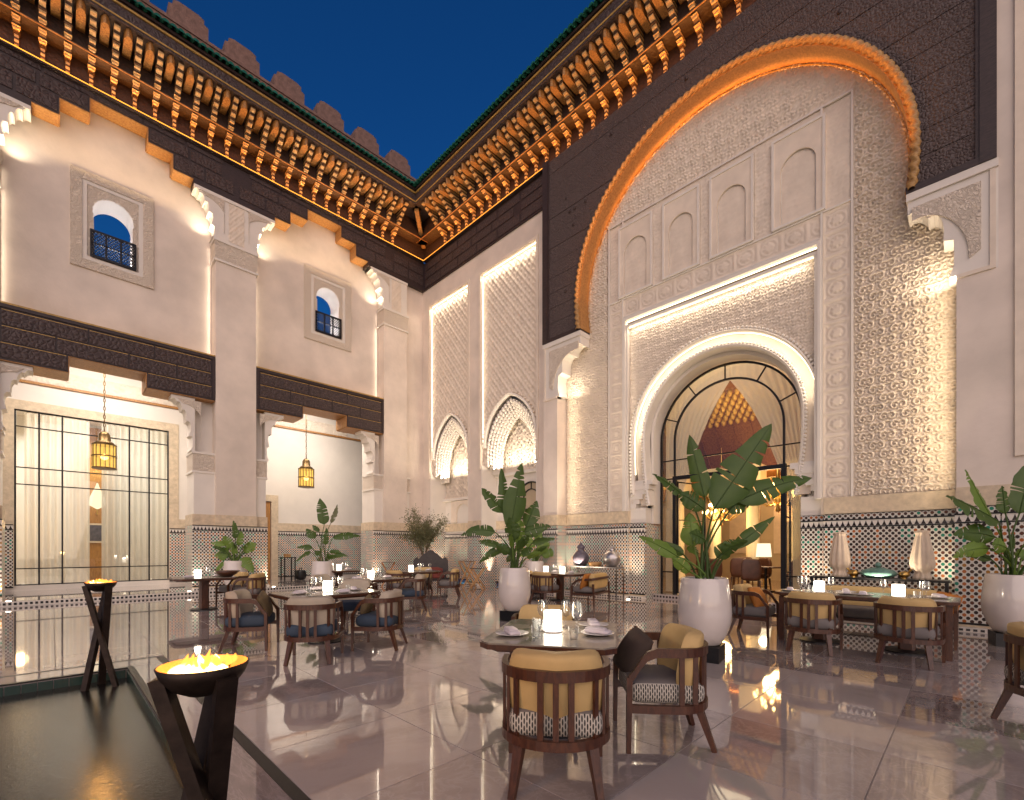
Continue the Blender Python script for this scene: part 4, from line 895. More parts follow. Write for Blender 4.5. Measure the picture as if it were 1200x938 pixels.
def chandelier(x,y,z,label):
    t=thing('chandelier',label,'chandelier',(x,y,z)); q=MB(); q.lathe([(0,-.5),(.08,-.42),(.04,-.3),(.10,-.1),(.04,.1),(.06,.5),(.02,.9)],10)
    bl=MB()
    for tier,(r,n,zz) in enumerate(((.62,14,0),(.40,10,.26))):
        for i in range(n):
            a=2*PI*i/n; q.tube([(0,0,zz-.15),(r*.5*math.cos(a),r*.5*math.sin(a),zz-.28),(r*math.cos(a),r*math.sin(a),zz-.05)],.016,4); bl.ball((r*math.cos(a),r*math.sin(a),zz+.05),.042,6,5,(1,1,1.5))
    q.bar((0,0,.9),(0,0,2.4),.02); q.build('arms','brass',t,True); bl.build('bulbs','bulb',t,True,'stuff'); lamp('POINT','chandelier_light',(x,y,z-.3),170,(1,.62,.25),.4)
chandelier(15.2,4.05,2.95,'many armed gilt chandelier right of the tall plant inside the lounge'); chandelier(17.4,6.5,2.7,'smaller gilt chandelier at the left inside the lounge')
fl=thing('floor_lamp','white shaded lamp on a stand behind the lounge chairs','lamp',(17.0,4.96,.118)); MB().lathe([(.16,0),(.16,.03),(.02,.05),(.02,1.0)],12).build('stand','brass',fl); MB().lathe([(.24,1.0),(.20,1.45)],16).build('shade','lampshade',fl,True); lamp('POINT','floor_lamp_light',(17.0,4.96,1.75),30,(1,.7,.4),.15)
lamp('AREA','lounge_glow',(16.2,5,7.2),560,(1,.82,.56),4,(.1,0,-1),size_y=9)
lamp('AREA','ceiling_glow',(17.2,4.6,3.6),190,(1,.50,.18),1.2,(.35,0,1),size_y=9)
mc=RW(XD+.35)
def tied(side):
    def f(t,k,u):
        lo,hi=(DC+.0,DC+1.8) if side>0 else (DC-1.8,DC)
        return u
    return f
# tied-back drapes: wide at the head, gathered at the jambs
for s,l in((1,'sheer cream drape tied back at the left jamb of the arched door'),(-1,'sheer cream drape tied back at the right jamb of the arched door')):
    def shp(t,k,u,s=s):
        z_=.15+6.15*k; wid=1.80-1.46*max(0,min(1,1-(z_-2.4)/3.3))**.65
        return DC+s*(1.80-wid*t)
    curtain('drape',mc,0,1,.15,6.3,-.0,None,l,.10,.035,shp)
def lchair(x,y,r,label):
    t=thing('lounge_chair',label,'chair',(x,y,.118),r,group='brown dining chairs inside the lounge')
    MB().cushion(0,0,.42,.5,.52,.16).build('seat','brown_leather',t,True); MB().cushion(-.22,0,.68,.12,.54,.62,5).build('backrest','brown_leather',t,True)
    for a in(-.2,.2):
        for b_ in(-.22,.22): MB().bar((a,b_,.36),(a*1.15,b_*1.1,0),.045,taper=.6).build('leg','walnut',t)
    return t
lc=lchair(14.4,4.55,R_(20),'brown leather dining chair nearest the arched doorway')
for x,y,r,l in((15.6,4.7,2.6,'brown dining chair in the middle of the lounge doorway'),(14.9,3.45,.5,'brown dining chair just left of the right door post'),(15.9,3.3,2.9,'tall brown dining chair seen right of the right door post'),(17.0,5.6,3.2,'brown dining chair deep inside the lounge'),(16.3,6.6,0,'brown dining chair at the left inside the lounge'),(13.9,5.55,1.0,'brown dining chair behind the big plant just inside the doorway'),(15.9,5.35,.2,'brown dining chair left of the small lounge table'),(17.6,4.2,2.4,'brown dining chair near the far lounge columns')): dup(lc,(x,y,.118),r,l)
lt=thing('lounge_table','small dark round table between the lounge chairs','table',(15.1,4.35,.118)); MB().lathe([(.45,.70),(.45,.74)],20).build('tabletop','walnut',lt); MB().lathe([(.25,0),(.25,.03),(.04,.06),(.04,.7)],12).build('pedestal','black_metal',lt)
lamp_b=None
# ------------------------------------------------------------------ cornices
def cornice(kind,c,u0,u1,label,uc):
    mp=LW(c) if kind=='L' else RW(c); rot=0 if kind=='L' else -PI/2
    org=(uc,c,13.6) if kind=='L' else (c,uc,13.6)
    t=thing('cornice',label,'cornice',org,absolute=True); P=1.25
    rect(MB(),mp,u0,u1,13.70,14.87,-.35,.0).build('back_board','cedar_dark_back',t)
    rect(MB(),mp,u0,u1-.12,14.235,14.265,.451,.475).build('rail','cedar',t); rect(MB(),mp,u0,u1-.12,14.24,14.86,.0,.45).build('upper_board','cedar_dark_back',t)  # upper board deepened to keep the inner ends of the joists in shade
    rect(MB(),mp,u0,u1-.1,13.60,13.64,-.2,.12).build('led_ledge','dark_cedar',t)
    rect(MB(),mp,u0,u1-.09,13.642,13.668,.085,.115).build('light_strip','led_orange',t)
    e=u1-P if True else u1
    rect(MB(),mp,u0,e+.35,14.87,14.95,.0,P-.06).build('soffit','dark_cedar',t)
    rect(MB(),mp,u0,e+.02,14.87,15.36,P-.055,P-.005).build('fascia_board','dark_cedar_carved',t)
    q=MB(); rect(q,mp,u0,e+.005,14.93,14.965,P-.005,P+.012); rect(q,mp,u0,e-.01,15.25,15.30,P-.005,P+.03); q.build('gilt_moulding','gold_paint',t)
    rect(MB(),mp,u0,e-.04,15.36,15.42,.3,P+.06).build('eave_board','dark_cedar',t)
    # corbels and joists share one mesh each
    cb=MB(); prof=[(.001,14.0),(.20,14.04),(.22,14.12),(.36,14.16),(.38,14.24),(.52,14.28),(.54,14.36),(.66,14.41),(.68,14.5),(.82,14.55),(.84,14.63),(.98,14.67),(1.0,14.75),(1.13,14.77),(1.13,14.868),(.001,14.868)]
    lm=lambda a,b_,w:(w,-a,b_)
    cb.prism(prof,-.06,.06,lm); cb.box(-.038,.038,-.085,-.001,13.72,14.05); cb.box(-.058,.058,-.11,-.001,14.0,14.05)
    for a,b_ in((.22,14.12),(.38,14.24),(.54,14.36),(.68,14.5),(.84,14.63)): cb.box(-.074,.074,-a-.03,-a+.09,b_-.035,b_+.012)
    jb=MB(); nose=[(-.105,.0),(.105,.0),(.105,.98),(.10,1.06),(.075,1.09),(.055,1.15),(0,1.18),(-.055,1.15),(-.075,1.09),(-.10,1.06),(-.105,.98)]
    jb.prism([(x_*.84,y_) for x_,y_ in nose],14.65,14.866,lambda a,b_,w:(a,-b_,w))
    C0=J0=None; n=int((e-u0)/.45)
    for i in range(n):
        for k_ in(0,1):
            u=e-.30-.45*i-(.225 if k_ else 0)
            src=(J0 if k_ else C0)
            if src is None:
                o=(jb.build('joist','cedar_lit',None) if k_ else cb.build('corbel','corbel_paint',None))
                if k_: J0=o
                else: C0=o
            else: o=src.copy(); COL.objects.link(o)
            o.location=mp(u,0,0); o.rotation_euler=(0,0,rot); attach(o,t)
    # roof tiles: rows of half round green glazed tiles
    q=MB(); n=int((e-u0)/.17)
    for i in range(n):
        u=e-.07-.17*i; vs=[]
        for k_,(p,zz) in enumerate(((P+.20,15.43),(P-.65,15.63))):
            for m_ in range(6): a=PI*m_/5; vs.append(mp(u+.078*math.cos(a),zz+.078*math.sin(a),p))
        q.add(vs,[(m_,m_+1,m_+7,m_+6) for m_ in range(5)]+[(0,1,2,3,4,5)])
        vs=[]
        for k_,(p,zz) in enumerate(((P+.185,15.445),(P-.65,15.63))):
            for m_ in range(4): a=PI+PI*m_/3; vs.append(mp(u+.085+.06*math.cos(a),zz+.02+.05*math.sin(a),p))
        q.add(vs,[(m_,m_+1,m_+5,m_+4) for m_ in range(3)]+[(0,1,2,3)])
    q.build('roof_tiles','green_tile',t,kind='stuff',recalc=False)
    rect(MB(),mp,u0,e+.3,15.42,15.44,-.3,P+.05).build('roof_deck','dark_cedar',t)
    L_=e+P-u0; cc=(u0+e+P)/2
    line('cornice_led',mp(u0,13.70,.13),mp(e+.7,13.70,.13),Vector(mp(0,1,.75))-Vector(mp(0,0,0)),CORN*(e+.7-u0),ORANGE,.04)
    line('board_glow',mp(u0,13.675,.02),mp(u1-.1,13.675,.02),Vector(mp(0,1,.25))-Vector(mp(0,0,0)),1.1*(u1-u0),ORANGE,.02)
    return t
CORN=10
cornice('L',YP,-3.0,XR-.03,'carved cedar cornice with lit brackets above the colonnade side',4)
cn_=cornice('R',XR-.03,.2,YP,'carved cedar cornice with lit brackets above the portal side',8)
MB().box(XR-1.22,XR-.04,YP-1.22,YP-.01,14.872,14.94).build('corner_board','cedar_dark_back',cn_)
MB().bar((XR-.1,YP-.07,14.25),(XR-1.15,YP-1.12,14.78),.16,.14).build('corner_bracket','cedar_painted',cn_)
# frieze boards under the cornices
fz=thing('frieze','stepped dark cedar frieze board below the cornice over the tall pilasters','frieze',(4,YP,12.4),absolute=True); mp=LW(YP)
poly=[(-3.2,13.60)]; bot=[]
for c in(1.31,6.99): 
    for d,zv in((-1.7,12.43),(-1.7,12.58),(-1.2,12.58),(-1.2,13.02),(-.62,13.02),(-.62,13.42),(.62,13.42),(.62,13.02),(1.2,13.02),(1.2,12.58),(1.7,12.58),(1.7,12.43)): bot.append((c+d,zv))
bot=[(-3.2,12.43)]+bot+[(XR-.03,12.43)]
MB().prism(bot+[(XR-.03,13.598),(-3.2,13.598)],-.46,0,mp).build('board','dark_cedar',fz)
for c in(1.31,6.99):
    for d0,d1,zv in((-1.7,-1.2,12.58),(-1.2,-.62,13.02),(-.62,.62,13.42),(.62,1.2,13.02),(1.2,1.7,12.58)): MB().box(c+d0+.005,c+d1-.005,YP+.008,YP+.495,zv-.025,zv-.001).build('soffit_board','cedar',fz)
    for d0,z0_,z1_ in((-1.2,12.58,13.0),(-.62,13.02,13.40),(.62,13.02,13.40),(1.2,12.58,13.0)): s=1 if d0<0 else -1; MB().box(*sorted((c+d0,c+d0+s*.02)),YP+.008,YP+.495,z0_,z1_-.01).build('riser_board','cedar',fz)
for c in(1.31,6.99): line('frieze_wash',(c-1.6,YP+.06,11.1),(c+1.6,YP+.06,11.1),(0,.06,1),26,(1,.70,.38),.03,R_(80))  # added strip lights brighten the soffits from below; no fixture exists there
def fpanel(a,b_,z0_,z1_): rect(MB(),mp,a,b_,z0_,z1_,.001,.022).build('panel','dark_cedar_carved',fz)
for c in(1.31,6.99):
    for i in range(5): fpanel(c-2.5+i*1.0+.03,c-1.5+i*1.0-.03,13.45,13.57)
    for s in(-1,1):
        fpanel(*sorted((c+s*.66,c+s*1.55)),13.08,13.38); fpanel(*sorted((c+s*1.62,c+s*2.4)),13.08,13.38); fpanel(*sorted((c+s*1.24,c+s*1.95)),12.64,13.02); fpanel(*sorted((c+s*2.02,c+s*2.75)),12.64,13.02)
for a,b_ in((9.80,10.45),(10.51,11.2)): fpanel(a,b_,13.08,13.38); fpanel(a,b_,12.64,13.02)
q=MB(); rect(q,mp,-3.2,XR-.05,13.575,13.60,0,.05); q.build('moulding','dark_cedar',fz)
fr=thing('frieze','straight dark cedar frieze board over the tall carved niches','frieze',(XR,13,12.4),absolute=True); mp=RW(XR-.03)
rect(MB(),mp,9.64,YP-.001,12.43,13.598,-.28,0).build('board','dark_cedar',fr)
for i in range(6):
    for r_,(za,zb) in enumerate(((12.52,12.84),(12.90,13.18),(13.24,13.52))):
        a=9.75+i*1.14+.3*(r_%2)*(i>0); b_=min(a+1.06,16.5); rect(MB(),mp,a,b_,za,zb,.001,.02).build('panel','dark_cedar_carved',fr)
q=MB(); rect(q,mp,9.66,YP-.03,12.43,12.47,0,.03); q.build('moulding','dark_cedar',fr)
# parapet with stepped merlons on the roof behind the colonnade cornice
pp=thing('parapet','reddish brick parapet with stepped merlons on the roof above the colonnade','parapet',(5,18,16),absolute=True)
MB().box(-3,12.6,18.0,18.5,15.4,18.20).build('parapet_wall','parapet_brick',pp); MB().box(-3,12.6,17.96,18.54,18.201,18.30).build('coping','parapet_brick',pp)
m0=None
for i in range(9):
    x=-1.55+1.56*i
    if m0 is None:
        q=MB(); q.prism([(-.54,18.30),(.54,18.30),(.54,18.74),(.42,18.78),(.42,18.92),(.26,18.98),(-.26,18.98),(-.42,18.92),(-.42,18.78),(-.54,18.74)],-.25,.25,lambda a,b_,w_:(a,w_,b_)); m0=q.build('merlon','parapet_brick',None); o=m0
    else: o=m0.copy(); COL.objects.link(o)
    o.location=(x,18.25,0); attach(o,pp)

# ------------------------------------------------------------------ furniture
CAMROT=-PI/4
def ribbon(mb,pts,t,h):            # upright strip of thickness t, height h along a path of (x,y,z)
    vs=[];n=len(pts)
    for i,p in enumerate(pts):
        a=pts[max(i-1,0)]; b=pts[min(i+1,n-1)]; dx,dy=b[0]-a[0],b[1]-a[1]; l=math.hypot(dx,dy) or 1; nx,ny=-dy/l,dx/l
        for s,q in((-1,-1),(1,-1),(1,1),(-1,1)): vs.append((p[0]+nx*s*t/2,p[1]+ny*s*t/2,p[2]+q*h/2))
    mb.add(vs,[(3,2,1,0),tuple((n-1)*4+k for k in range(4))]+[(i*4+k,i*4+(k+1)%4,i*4+4+(k+1)%4,i*4+4+k) for i in range(n-1) for k in range(4)]); return mb
def upath(z,xf=.27,yw=.31,xb=.26,n=18):
    L=[(xf,yw-.01,z),(.10,yw,z)]; 
    for i in range(n+1): a=PI/2+PI*i/n; L.append((-.05+xb*math.cos(a),yw*math.sin(a),z))
    return L+[(.10,-yw,z),(xf,-yw+.01,z)]
def make_chair(label,seat,back,group):
    t=thing('armchair',label,'chair',(0,0,0),0,group)
    ribbon(MB(),upath(.305,.28),.034,.055).build('seat_frame','walnut',t)
    r=upath(.69,.13); r=[(.285,.30,.50),(.25,.302,.535),(.205,.305,.61),(.16,.307,.665)]+r[1:-1]+[(.16,-.307,.665),(.205,-.305,.61),(.25,-.302,.535),(.285,-.30,.50)]
    ribbon(MB(),r,.036,.062).build('back_rail','walnut',t)
    for y in(0,.085,-.085,.225,-.225):
        a=math.asin(y/.31); x=-.05-.26*math.cos(a); MB().bar((x,y,.33),(x,y,.665),.034,.016,up=(-math.cos(a),math.sin(a),0)).build('slat','walnut',t)
    for s in(1,-1):
        for x in(-.17,-.07): y=s*.31*math.sqrt(max(0,1-((x+.05)/.26)**2)) if x<-.05 else s*.31; MB().bar((x,y,.33),(x,y,.665),.034,.016,up=(0,1,0)).build('slat','walnut',t)
        q=MB(); q.bar((.28,s*.30,.52),(.285,s*.30,0),.046,.04,taper=.72); q.build('leg','walnut',t)
        q=MB(); q.bar((-.21,s*.20,.31),(-.31,s*.245,0),.062,.05,taper=.62); q.build('leg','walnut',t)
    MB().cushion(.01,0,.40,.53,.545,.17,9,12).build('seat_cushion',seat,t,True)
    q=MB(); q.cushion(0,0,0,.14,.56,.41,9,14,.11); c=math.cos(-.16); s=math.sin(-.16)
    q.v=[(x*c+z*s-.215,y,-x*s+z*c+.60) for x,y,z in q.v]; q.build('back_cushion',back,t,True)
    return t
def pillow(x,y,z,r,mat,label,s=.38,tilt=.25):
    q=MB(); n=10;vs=[]
    for sd in(1,-1):
        for i in range(n+1):
            for j in range(n+1):
                u=i/n*2-1;v=j/n*2-1; th=.075*(1-abs(u)**2.5)**.6*(1-abs(v)**2.5)**.6; k=1-.06*(abs(u)**2*abs(v)**2)-.05*(1-abs(u*v))*.5
                vs.append((sd*th,u*s/2*k,v*s/2*k))
    N_=(n+1)**2; fs=[]
    for i in range(n):
        for j in range(n): a=i*(n+1)+j; fs+=[(a,a+1,a+n+2,a+n+1),(N_+a,N_+a+n+1,N_+a+n+2,N_+a+1)]
    o=q.add(vs,fs).build('pillow',mat,None,True); o.location=(x,y,z); o.rotation_euler=(rng.uniform(-.3,.3),-tilt,r); tag(o,label,'pillow'); return o
def octo(a,b,c): return [(a-c,-b),(a,-b+c),(a,b-c),(a-c,b),(-a+c,b),(-a,b-c),(-a,-b+c),(-a+c,-b)]
def make_table(label,x,y,r,a,b,c=.12,group='stone topped dining tables in the courtyard'):
    t=thing('dining_table',label,'table',(x,y,0),r,group); I=lambda u,v,w:(u,v,w)
    MB().prism(octo(a,b,c),.705,.745,I).build('tabletop','table_top',t); MB().prism(octo(a+.006,b+.006,c),.70,.735,I).prism(octo(a-.05,b-.05,c),.675,.70,I).build('edge_band','walnut',t)
    k=[0] if max(a,b)<.8 else [-.5,.5]
    for d in k:
        q=MB(); dx,dy=(d,0) if a>b else (0,d); q.prism(octo(.09,.09,.03),.03,.675,lambda u,v,w,dx=dx,dy=dy:(u+dx,v+dy,w)); q.build('pedestal','walnut',t); q=MB(); q.lathe([(.27,0),(.27,.02),(.1,.035)],24,(dx,dy,0)); q.build('base_plate','black_metal',t)
    return t
class LOC:                 # local table frame -> world
    def __init__(s,x,y,r): s.x,s.y,s.r=x,y,r
    def __call__(s,u,v): c,n=math.cos(s.r),math.sin(s.r); return s.x+u*c-v*n,s.y+u*n+v*c
lamp0=None
def tlamp(x,y,label,sc_=1.0,pw=14):
    global lamp0
    if lamp0 is None:
        lamp0=thing('table_lamp',label,'lamp',(x,y,.745),0,'glowing candle lamps on the tables')
        MB().lathe([(.068,.010),(.070,.015),(.070,.155),(.066,.165),(.0,.165)],20).build('shade','lamp_glow',lamp0,True); MB().lathe([(.075,0),(.075,.010)],20).build('base','china',lamp0)
        t=lamp0
    else: t=dup(lamp0,(x,y,.745),0,label)
    t.scale=(sc_,)*3; lamp('POINT','table_lamp_light',(x,y,.745+.20),pw*.7,(1,.80,.55),.05); return t
gl0=tm0=pl0=np0=None
def wine(x,y,label,group,s=1.0):
    global gl0
    if gl0 is None:
        gl0=thing('wine_glass',label,'glass',(x,y,.745)); MB().lathe([(.0,.001),(.036,.001),(.034,.004),(.004,.009),(.0035,.085),(.008,.092),(.03,.105),(.043,.135),(.045,.16),(.036,.225)],16,cap=False).build('bowl','drinking_glass',gl0,True); t=gl0
    else: t=dup(gl0,(x,y,.745),0)
    t['label']=label; t['group']=group; t.scale=(s,)*3
def tumbler(x,y,label,group):
    global tm0
    if tm0 is None:
        tm0=MB().lathe([(.0,.006),(.030,.002),(.034,.02),(.038,.095)],16,cap=False).build('tumbler','drinking_glass',None,True); t=tm0
    else: t=tm0.copy(); COL.objects.link(t)
    t.location=(x,y,.745); tag(t,label,'glass',group)
def plate(x,y,r,label,group,nlabel=None):
    global pl0,np0
    if pl0 is None:
        pl0=MB().lathe([(.0,.006),(.075,.005),(.085,.008),(.125,.018),(.127,.021),(.085,.013),(0,.011)],28).build('plate','china',None,True); t=pl0
    else: t=pl0.copy(); COL.objects.link(t)
    t.location=(x,y,.745); tag(t,label,'plate',group)
    if np0 is None:
        q=MB(); q.cushion(0,0,.018,.20,.09,.030,8,8); q.cushion(.01,.005,.036,.16,.075,.02,8,8); np0=q.build('napkin','linen',None,True); t=np0
    else: t=np0.copy(); COL.objects.link(t)
    t.location=(x,y,.756); t.rotation_euler=(0,0,r); tag(t,nlabel or label.replace('plate','napkin'),'napkin',group.replace('plates','napkins'))
def ordinal(pts):
    """which one, counted along the picture from the left: wording for each of the points"""
    o=sorted(range(len(pts)),key=lambda i:(pts[i][0]-pts[i][1])/(pts[i][0]+pts[i][1])); n=len(pts); W=['second','third','fourth','fifth']
    r=['']*n
    for k_,i in enumerate(o): r[i]='single' if n==1 else 'leftmost' if k_==0 else 'rightmost' if k_==n-1 else 'middle' if n==3 else W[k_-1]+' from left'
    return r
def setting(tb,where,lamps,glasses,tumb,plates):
    P=[tb(u,v) for u,v in glasses]
    for p,o in zip(P,ordinal(P)): wine(*p,o+' stemmed wine glass '+where,'wine glasses '+where)
    P=[tb(u,v) for u,v in tumb]
    for p,o in zip(P,ordinal(P)): tumbler(*p,o+' clear water tumbler '+where,'water tumblers '+where)
    P=[tb(u,v) for u,v,r in plates]
    for p,o,q in zip(P,ordinal(P),plates): plate(*p,tb.r+q[2],o+' white china plate '+where,'plates laid '+where,'folded linen napkin on the '+o+' plate '+where)
# --- front table
CH='walnut barrel armchairs at the courtyard tables'
x,y,r=2.82,2.33,R_(32); tb=LOC(x,y,r)
make_table('dark octagonal table with glowing lamp nearest the camera',x,y,r,.56,.47,.075)
tlamp(*tb(-.02,.02),'brightest square glowing lamp on the table nearest the camera',1.0,12)
setting(tb,'on the table nearest the camera',None,[(.16,.13),(.18,-.06),(.12,-.15),(-.02,-.17)],[(.02,.155),(-.04,.12),(-.32,.10),(-.30,-.17)],[(-.24,.30,.5),(-.08,-.33,1.2),(.30,-.28,.2)])
c1=make_chair('slatted armchair with ochre back cushion closest to the camera seen from behind','woven_fabric','ochre_fabric',CH); c1.location=(2.20,1.82,0); c1.rotation_euler=(0,0,R_(40))
dup(c1,(3.20,1.64,0),R_(131),'ochre armchair with dark pillow turned sideways at the right of the front table')
pillow(3.18,1.86,.60,R_(150),'brown_fabric','dark brown pillow leaning in the sideways chair at the front table',.36,.5)
dup(c1,(3.52,3.05,0),R_(218),'ochre armchair on the far side of the front table below the middle pot')
# --- second table on the left
x,y,r=2.93,6.92,0; tb=LOC(x,y,r)
make_table('dark octagonal table among blue seated armchairs left of the centre',x,y,r,.68,.52)
tlamp(*tb(.02,-.02),'glowing lamp on the table with the blue seated chairs',1.0)
setting(tb,'on the table with blue chairs',None,[(-.12,.14),(-.18,.02),(.16,.12),(.2,-.05),(.0,.2)],[(-.26,.0),(.3,-.1),(-.05,-.2)],[(-.42,-.1,.4),(.42,-.05,1.2),(.1,-.36,0),(.0,.36,.1)])
c2=make_chair('blue seated armchair seen from behind at the left centre table','blue_fabric','beige_fabric',CH); c2.location=(2.33,5.88,0); c2.rotation_euler=(0,0,R_(56))
dup(c2,(1.98,7.22,0),R_(-32),'blue seated armchair with olive pillow at the left end of its table'); pillow(2.14,7.12,.60,R_(-30),'olive_fabric','olive brown pillow in the leftmost blue seated chair',.38,.3)
dup(c2,(3.30,5.95,0),R_(132),'blue seated armchair turned left at the right of the left centre table'); pillow(3.2,6.15,.57,R_(140),'olive_fabric','olive pillow in the blue seated chair turned to the left',.34,.3)
dup(c2,(3.75,7.75,0),R_(228),'blue seated armchair on the far side of the left centre table')
# --- third table
x,y,r=4.95,9.35,0; tb=LOC(x,y,r)
make_table('dark octagonal table behind the blue chairs in front of a pale pot',x,y,r,.62,.5)
tlamp(*tb(.0,.0),'glowing lamp on the table in front of the smaller pale pot'); setting(tb,'on the table before the pale pot',None,[(-.15,.1),(.12,.12),(.2,-.02),(-.2,-.1)],[(-.25,.05),(.28,.05)],[(.35,-.1,.3),(-.35,-.05,.2)])
dup(c2,(5.78,9.0,0),R_(150),'blue seated armchair with beige back beyond the left centre table'); dup(c2,(4.35,10.3,0),R_(-60),'dark seated armchair left of the smaller pale pot')
dup(c2,(4.3,8.6,0),R_(50),'blue seated armchair half hidden between the two left tables')
# --- far table with candle near the pilaster corner
x,y,r=6.2,13.7,0; tb=LOC(x,y,r)
make_table('dark table beside the last pilaster step behind the other tables',x,y,r,.6,.5); tlamp(*tb(0,0),'glowing lamp on the farthest left table before the gallery step'); setting(tb,'on the farthest left table',None,[(.15,.1),(.2,-.1)],[],[(.3,0,.3)])
# --- far left table by the step
x,y,r=2.45,12.45,0; tb=LOC(x,y,r)
make_table('dark table on a thick pedestal by the gallery step at left',x,y,r,.62,.5); tlamp(*tb(-.1,.1),'glowing lamp on the table by the left gallery step'); setting(tb,'on the table by the gallery step',None,[(.1,.1)],[(.2,.1)],[(.3,.1,.3),(-.3,-.1,.2)])
c3=make_chair('ochre backed armchair facing left at the table by the gallery step','grey_fabric','ochre_fabric',CH); c3.location=(3.32,12.1,0); c3.rotation_euler=(0,0,R_(140))
dup(c3,(3.2,13.0,0),R_(190),'ochre backed armchair farther behind at the table by the gallery step')
bw=MB().lathe([(.0,.0),(.10,.0),(.20,.07),(.27,.14),(.25,.14),(.15,.05),(0,.03)],20).build('bowl','walnut',None,True); bw.location=(2.85,12.2,.745); tag(bw,'dark wooden bowl on the table by the gallery step','bowl')
# --- back centre table
x,y,r=7.55,11.47,0; tb=LOC(x,y,r)
make_table('dark table on one pedestal before the carved settee',x,y,r,.55,.55); tlamp(*tb(-.15,.1),'glowing lamp on the table before the carved settee'); setting(tb,'on the table before the settee',None,[(.05,-.02),(.1,-.1),(.3,-.2)],[(.12,.05)],[(.3,-.15,.3)])
dup(c3,(8.15,10.75,0),R_(137),'ochre backed armchair facing left before the folding stands'); dup(c3,(6.75,11.2,0),R_(10),'armchair with pale back left of the table before the settee')
dup(c3,(8.2,12.2,0),R_(220),'grey seated armchair between the round table and the carved settee')
# --- right middle table with bench
x,y,r=9.75,7.9,0; tb=LOC(x,y,r)
make_table('dark table between the big centre pot and the console with vases',x,y,r,.5,.75)
tlamp(*tb(-.1,.42),'left glowing lamp on the table by the console with vases'); tlamp(*tb(-.05,-.12),'right glowing lamp on the table by the console with vases'); setting(tb,'on the table by the console',None,[(.05,.05),(-.1,.1)],[],[(.1,.25,.3),(.05,-.35,.2)])
dup(c3,(9.1,8.55,0),R_(15),'ochre backed armchair behind the big centre pot'); dup(c3,(8.95,7.75,0),R_(0),'ochre backed armchair just right of the big centre pot')
def bench(label,x,y,r,L_,back,seat):
    t=thing('bench',label,'bench',(x,y,0),r)
    for sx in(-.27,.27):
        for sy in(-L_/2+.05,L_/2-.05): MB().bar((sx,sy,.55 if sx<0 else .5),(sx*1.08,sy,0),.05,.045,taper=.65).build('leg','walnut',t)
    MB().box(-.28,.28,-L_/2+.03,L_/2-.03,.27,.32).build('seat_frame','walnut',t)
    ribbon(MB(),[(.28,L_/2-.05,.52),(.1,L_/2-.04,.64),(-.24,L_/2-.04,.66),(-.29,L_/2-.09,.67),(-.29,-L_/2+.09,.67),(-.24,-L_/2+.04,.66),(.1,-L_/2+.04,.64),(.28,-L_/2+.05,.52)],.035,.055).build('back_rail','walnut',t)
    MB().cushion(.02,0,.40,.54,L_-.12,.17,10,12).build('seat_cushion',seat,t,True); MB().cushion(-.2,0,.60,.15,L_-.16,.38,8,12).build('back_cushion',back,t,True); return t
bench('two seat bench with orange pillow in front of the console with vases',9.55,6.75,R_(105),1.25,'ochre_fabric','grey_fabric'); pillow(9.15,6.62,.60,R_(100),'orange_fabric','orange pillow on the bench before the console with vases',.42,.35)
# --- long table at right
x,y,r=8.22,1.12,0; tb=LOC(x,y,r)
make_table('long dark dining table by the patterned tile wall at right',x,y,r,.43,1.02,.10)
tlamp(*tb(-.05,.50),'left glowing lamp on the long table by the tile wall'); tlamp(*tb(-.08,-.42),'right glowing lamp on the long table by the tile wall')
setting(tb,'on the long table at right',None,[(-.12,.68),(-.05,.75),(.02,.36),(-.1,-.70),(.0,-.66),(.0,-.25)],[(-.1,.6),(-.2,-.62)],[(-.15,.15,.2),(-.2,-.05,.1),(.15,.2,.2),(.05,-.82,.5),(-.15,.86,.2)])
for o_ in [o for o in bpy.data.objects if o.get('label')=='long dark dining table by the patterned tile wall at right']:
    for s_ in(-1,1): MB().box(-.36*1,-.30,s_*.93-.03,s_*.93+.03,0,.675).build('leg','walnut',o_)
dup(c3,(7.42,1.55,0),R_(4),'left of the two ochre armchairs seen from behind at the long table'); dup(c3,(7.44,.55,0),R_(-3),'right of the two ochre armchairs seen from behind at the long table')
dup(c3,(8.05,2.50,0),R_(-88),'ochre armchair with orange pillow at the left end of the long table'); pillow(8.02,2.42,.60,R_(-100),'orange_fabric','orange pillow in the chair at the left end of the long table',.4,.45)
bench('long ochre bench between the long table and the tile wall',9.05,1.05,R_(180),1.9,'ochre_fabric','grey_fabric'); pillow(9.0,.25,.62,R_(170),'orange_fabric','orange brown pillow at the right end of the long bench',.30,.2)
dup(c1,(5.42,-.52,0),R_(-60),'walnut armchair cut off by the right edge of the view')
# --- console with vases
cs=thing('console_table','slim chrome legged console table against the tiles with two vases','console',(10.72,7.4,0)); MB().box(-.2,.2,-.78,.78,.87,.90).build('tabletop','silver',cs)
for a in(-.18,.18):
    for b in(-.76,.76): MB().box(a-.014,a+.014,b-.014,b+.014,0,.87).build('leg','chrome',cs)
def lathe_thing(name,prof,mat,loc,label,cat,n=24,**kw):
    o=MB().lathe(prof,n,**kw).build(name,mat,None,True); o.location=loc; tag(o,label,cat); return o
lathe_thing('vase',[(.0,0),(.13,0),(.23,.16),(.24,.26),(.17,.38),(.09,.44),(.10,.50),(.13,.53),(.10,.58),(.04,.62),(.03,.66),(0,.67)],'pot_purple',(10.72,7.92,.90),'dark lidded bulbous vase at the left on the chrome console','vase')
lathe_thing('vase',[(.0,0),(.12,0),(.23,.14),(.25,.26),(.19,.38),(.10,.43),(.07,.47),(.08,.52),(.10,.54),(0,.54)],'silver',(10.70,6.88,.90),'round silver vase at the right on the chrome console','vase')
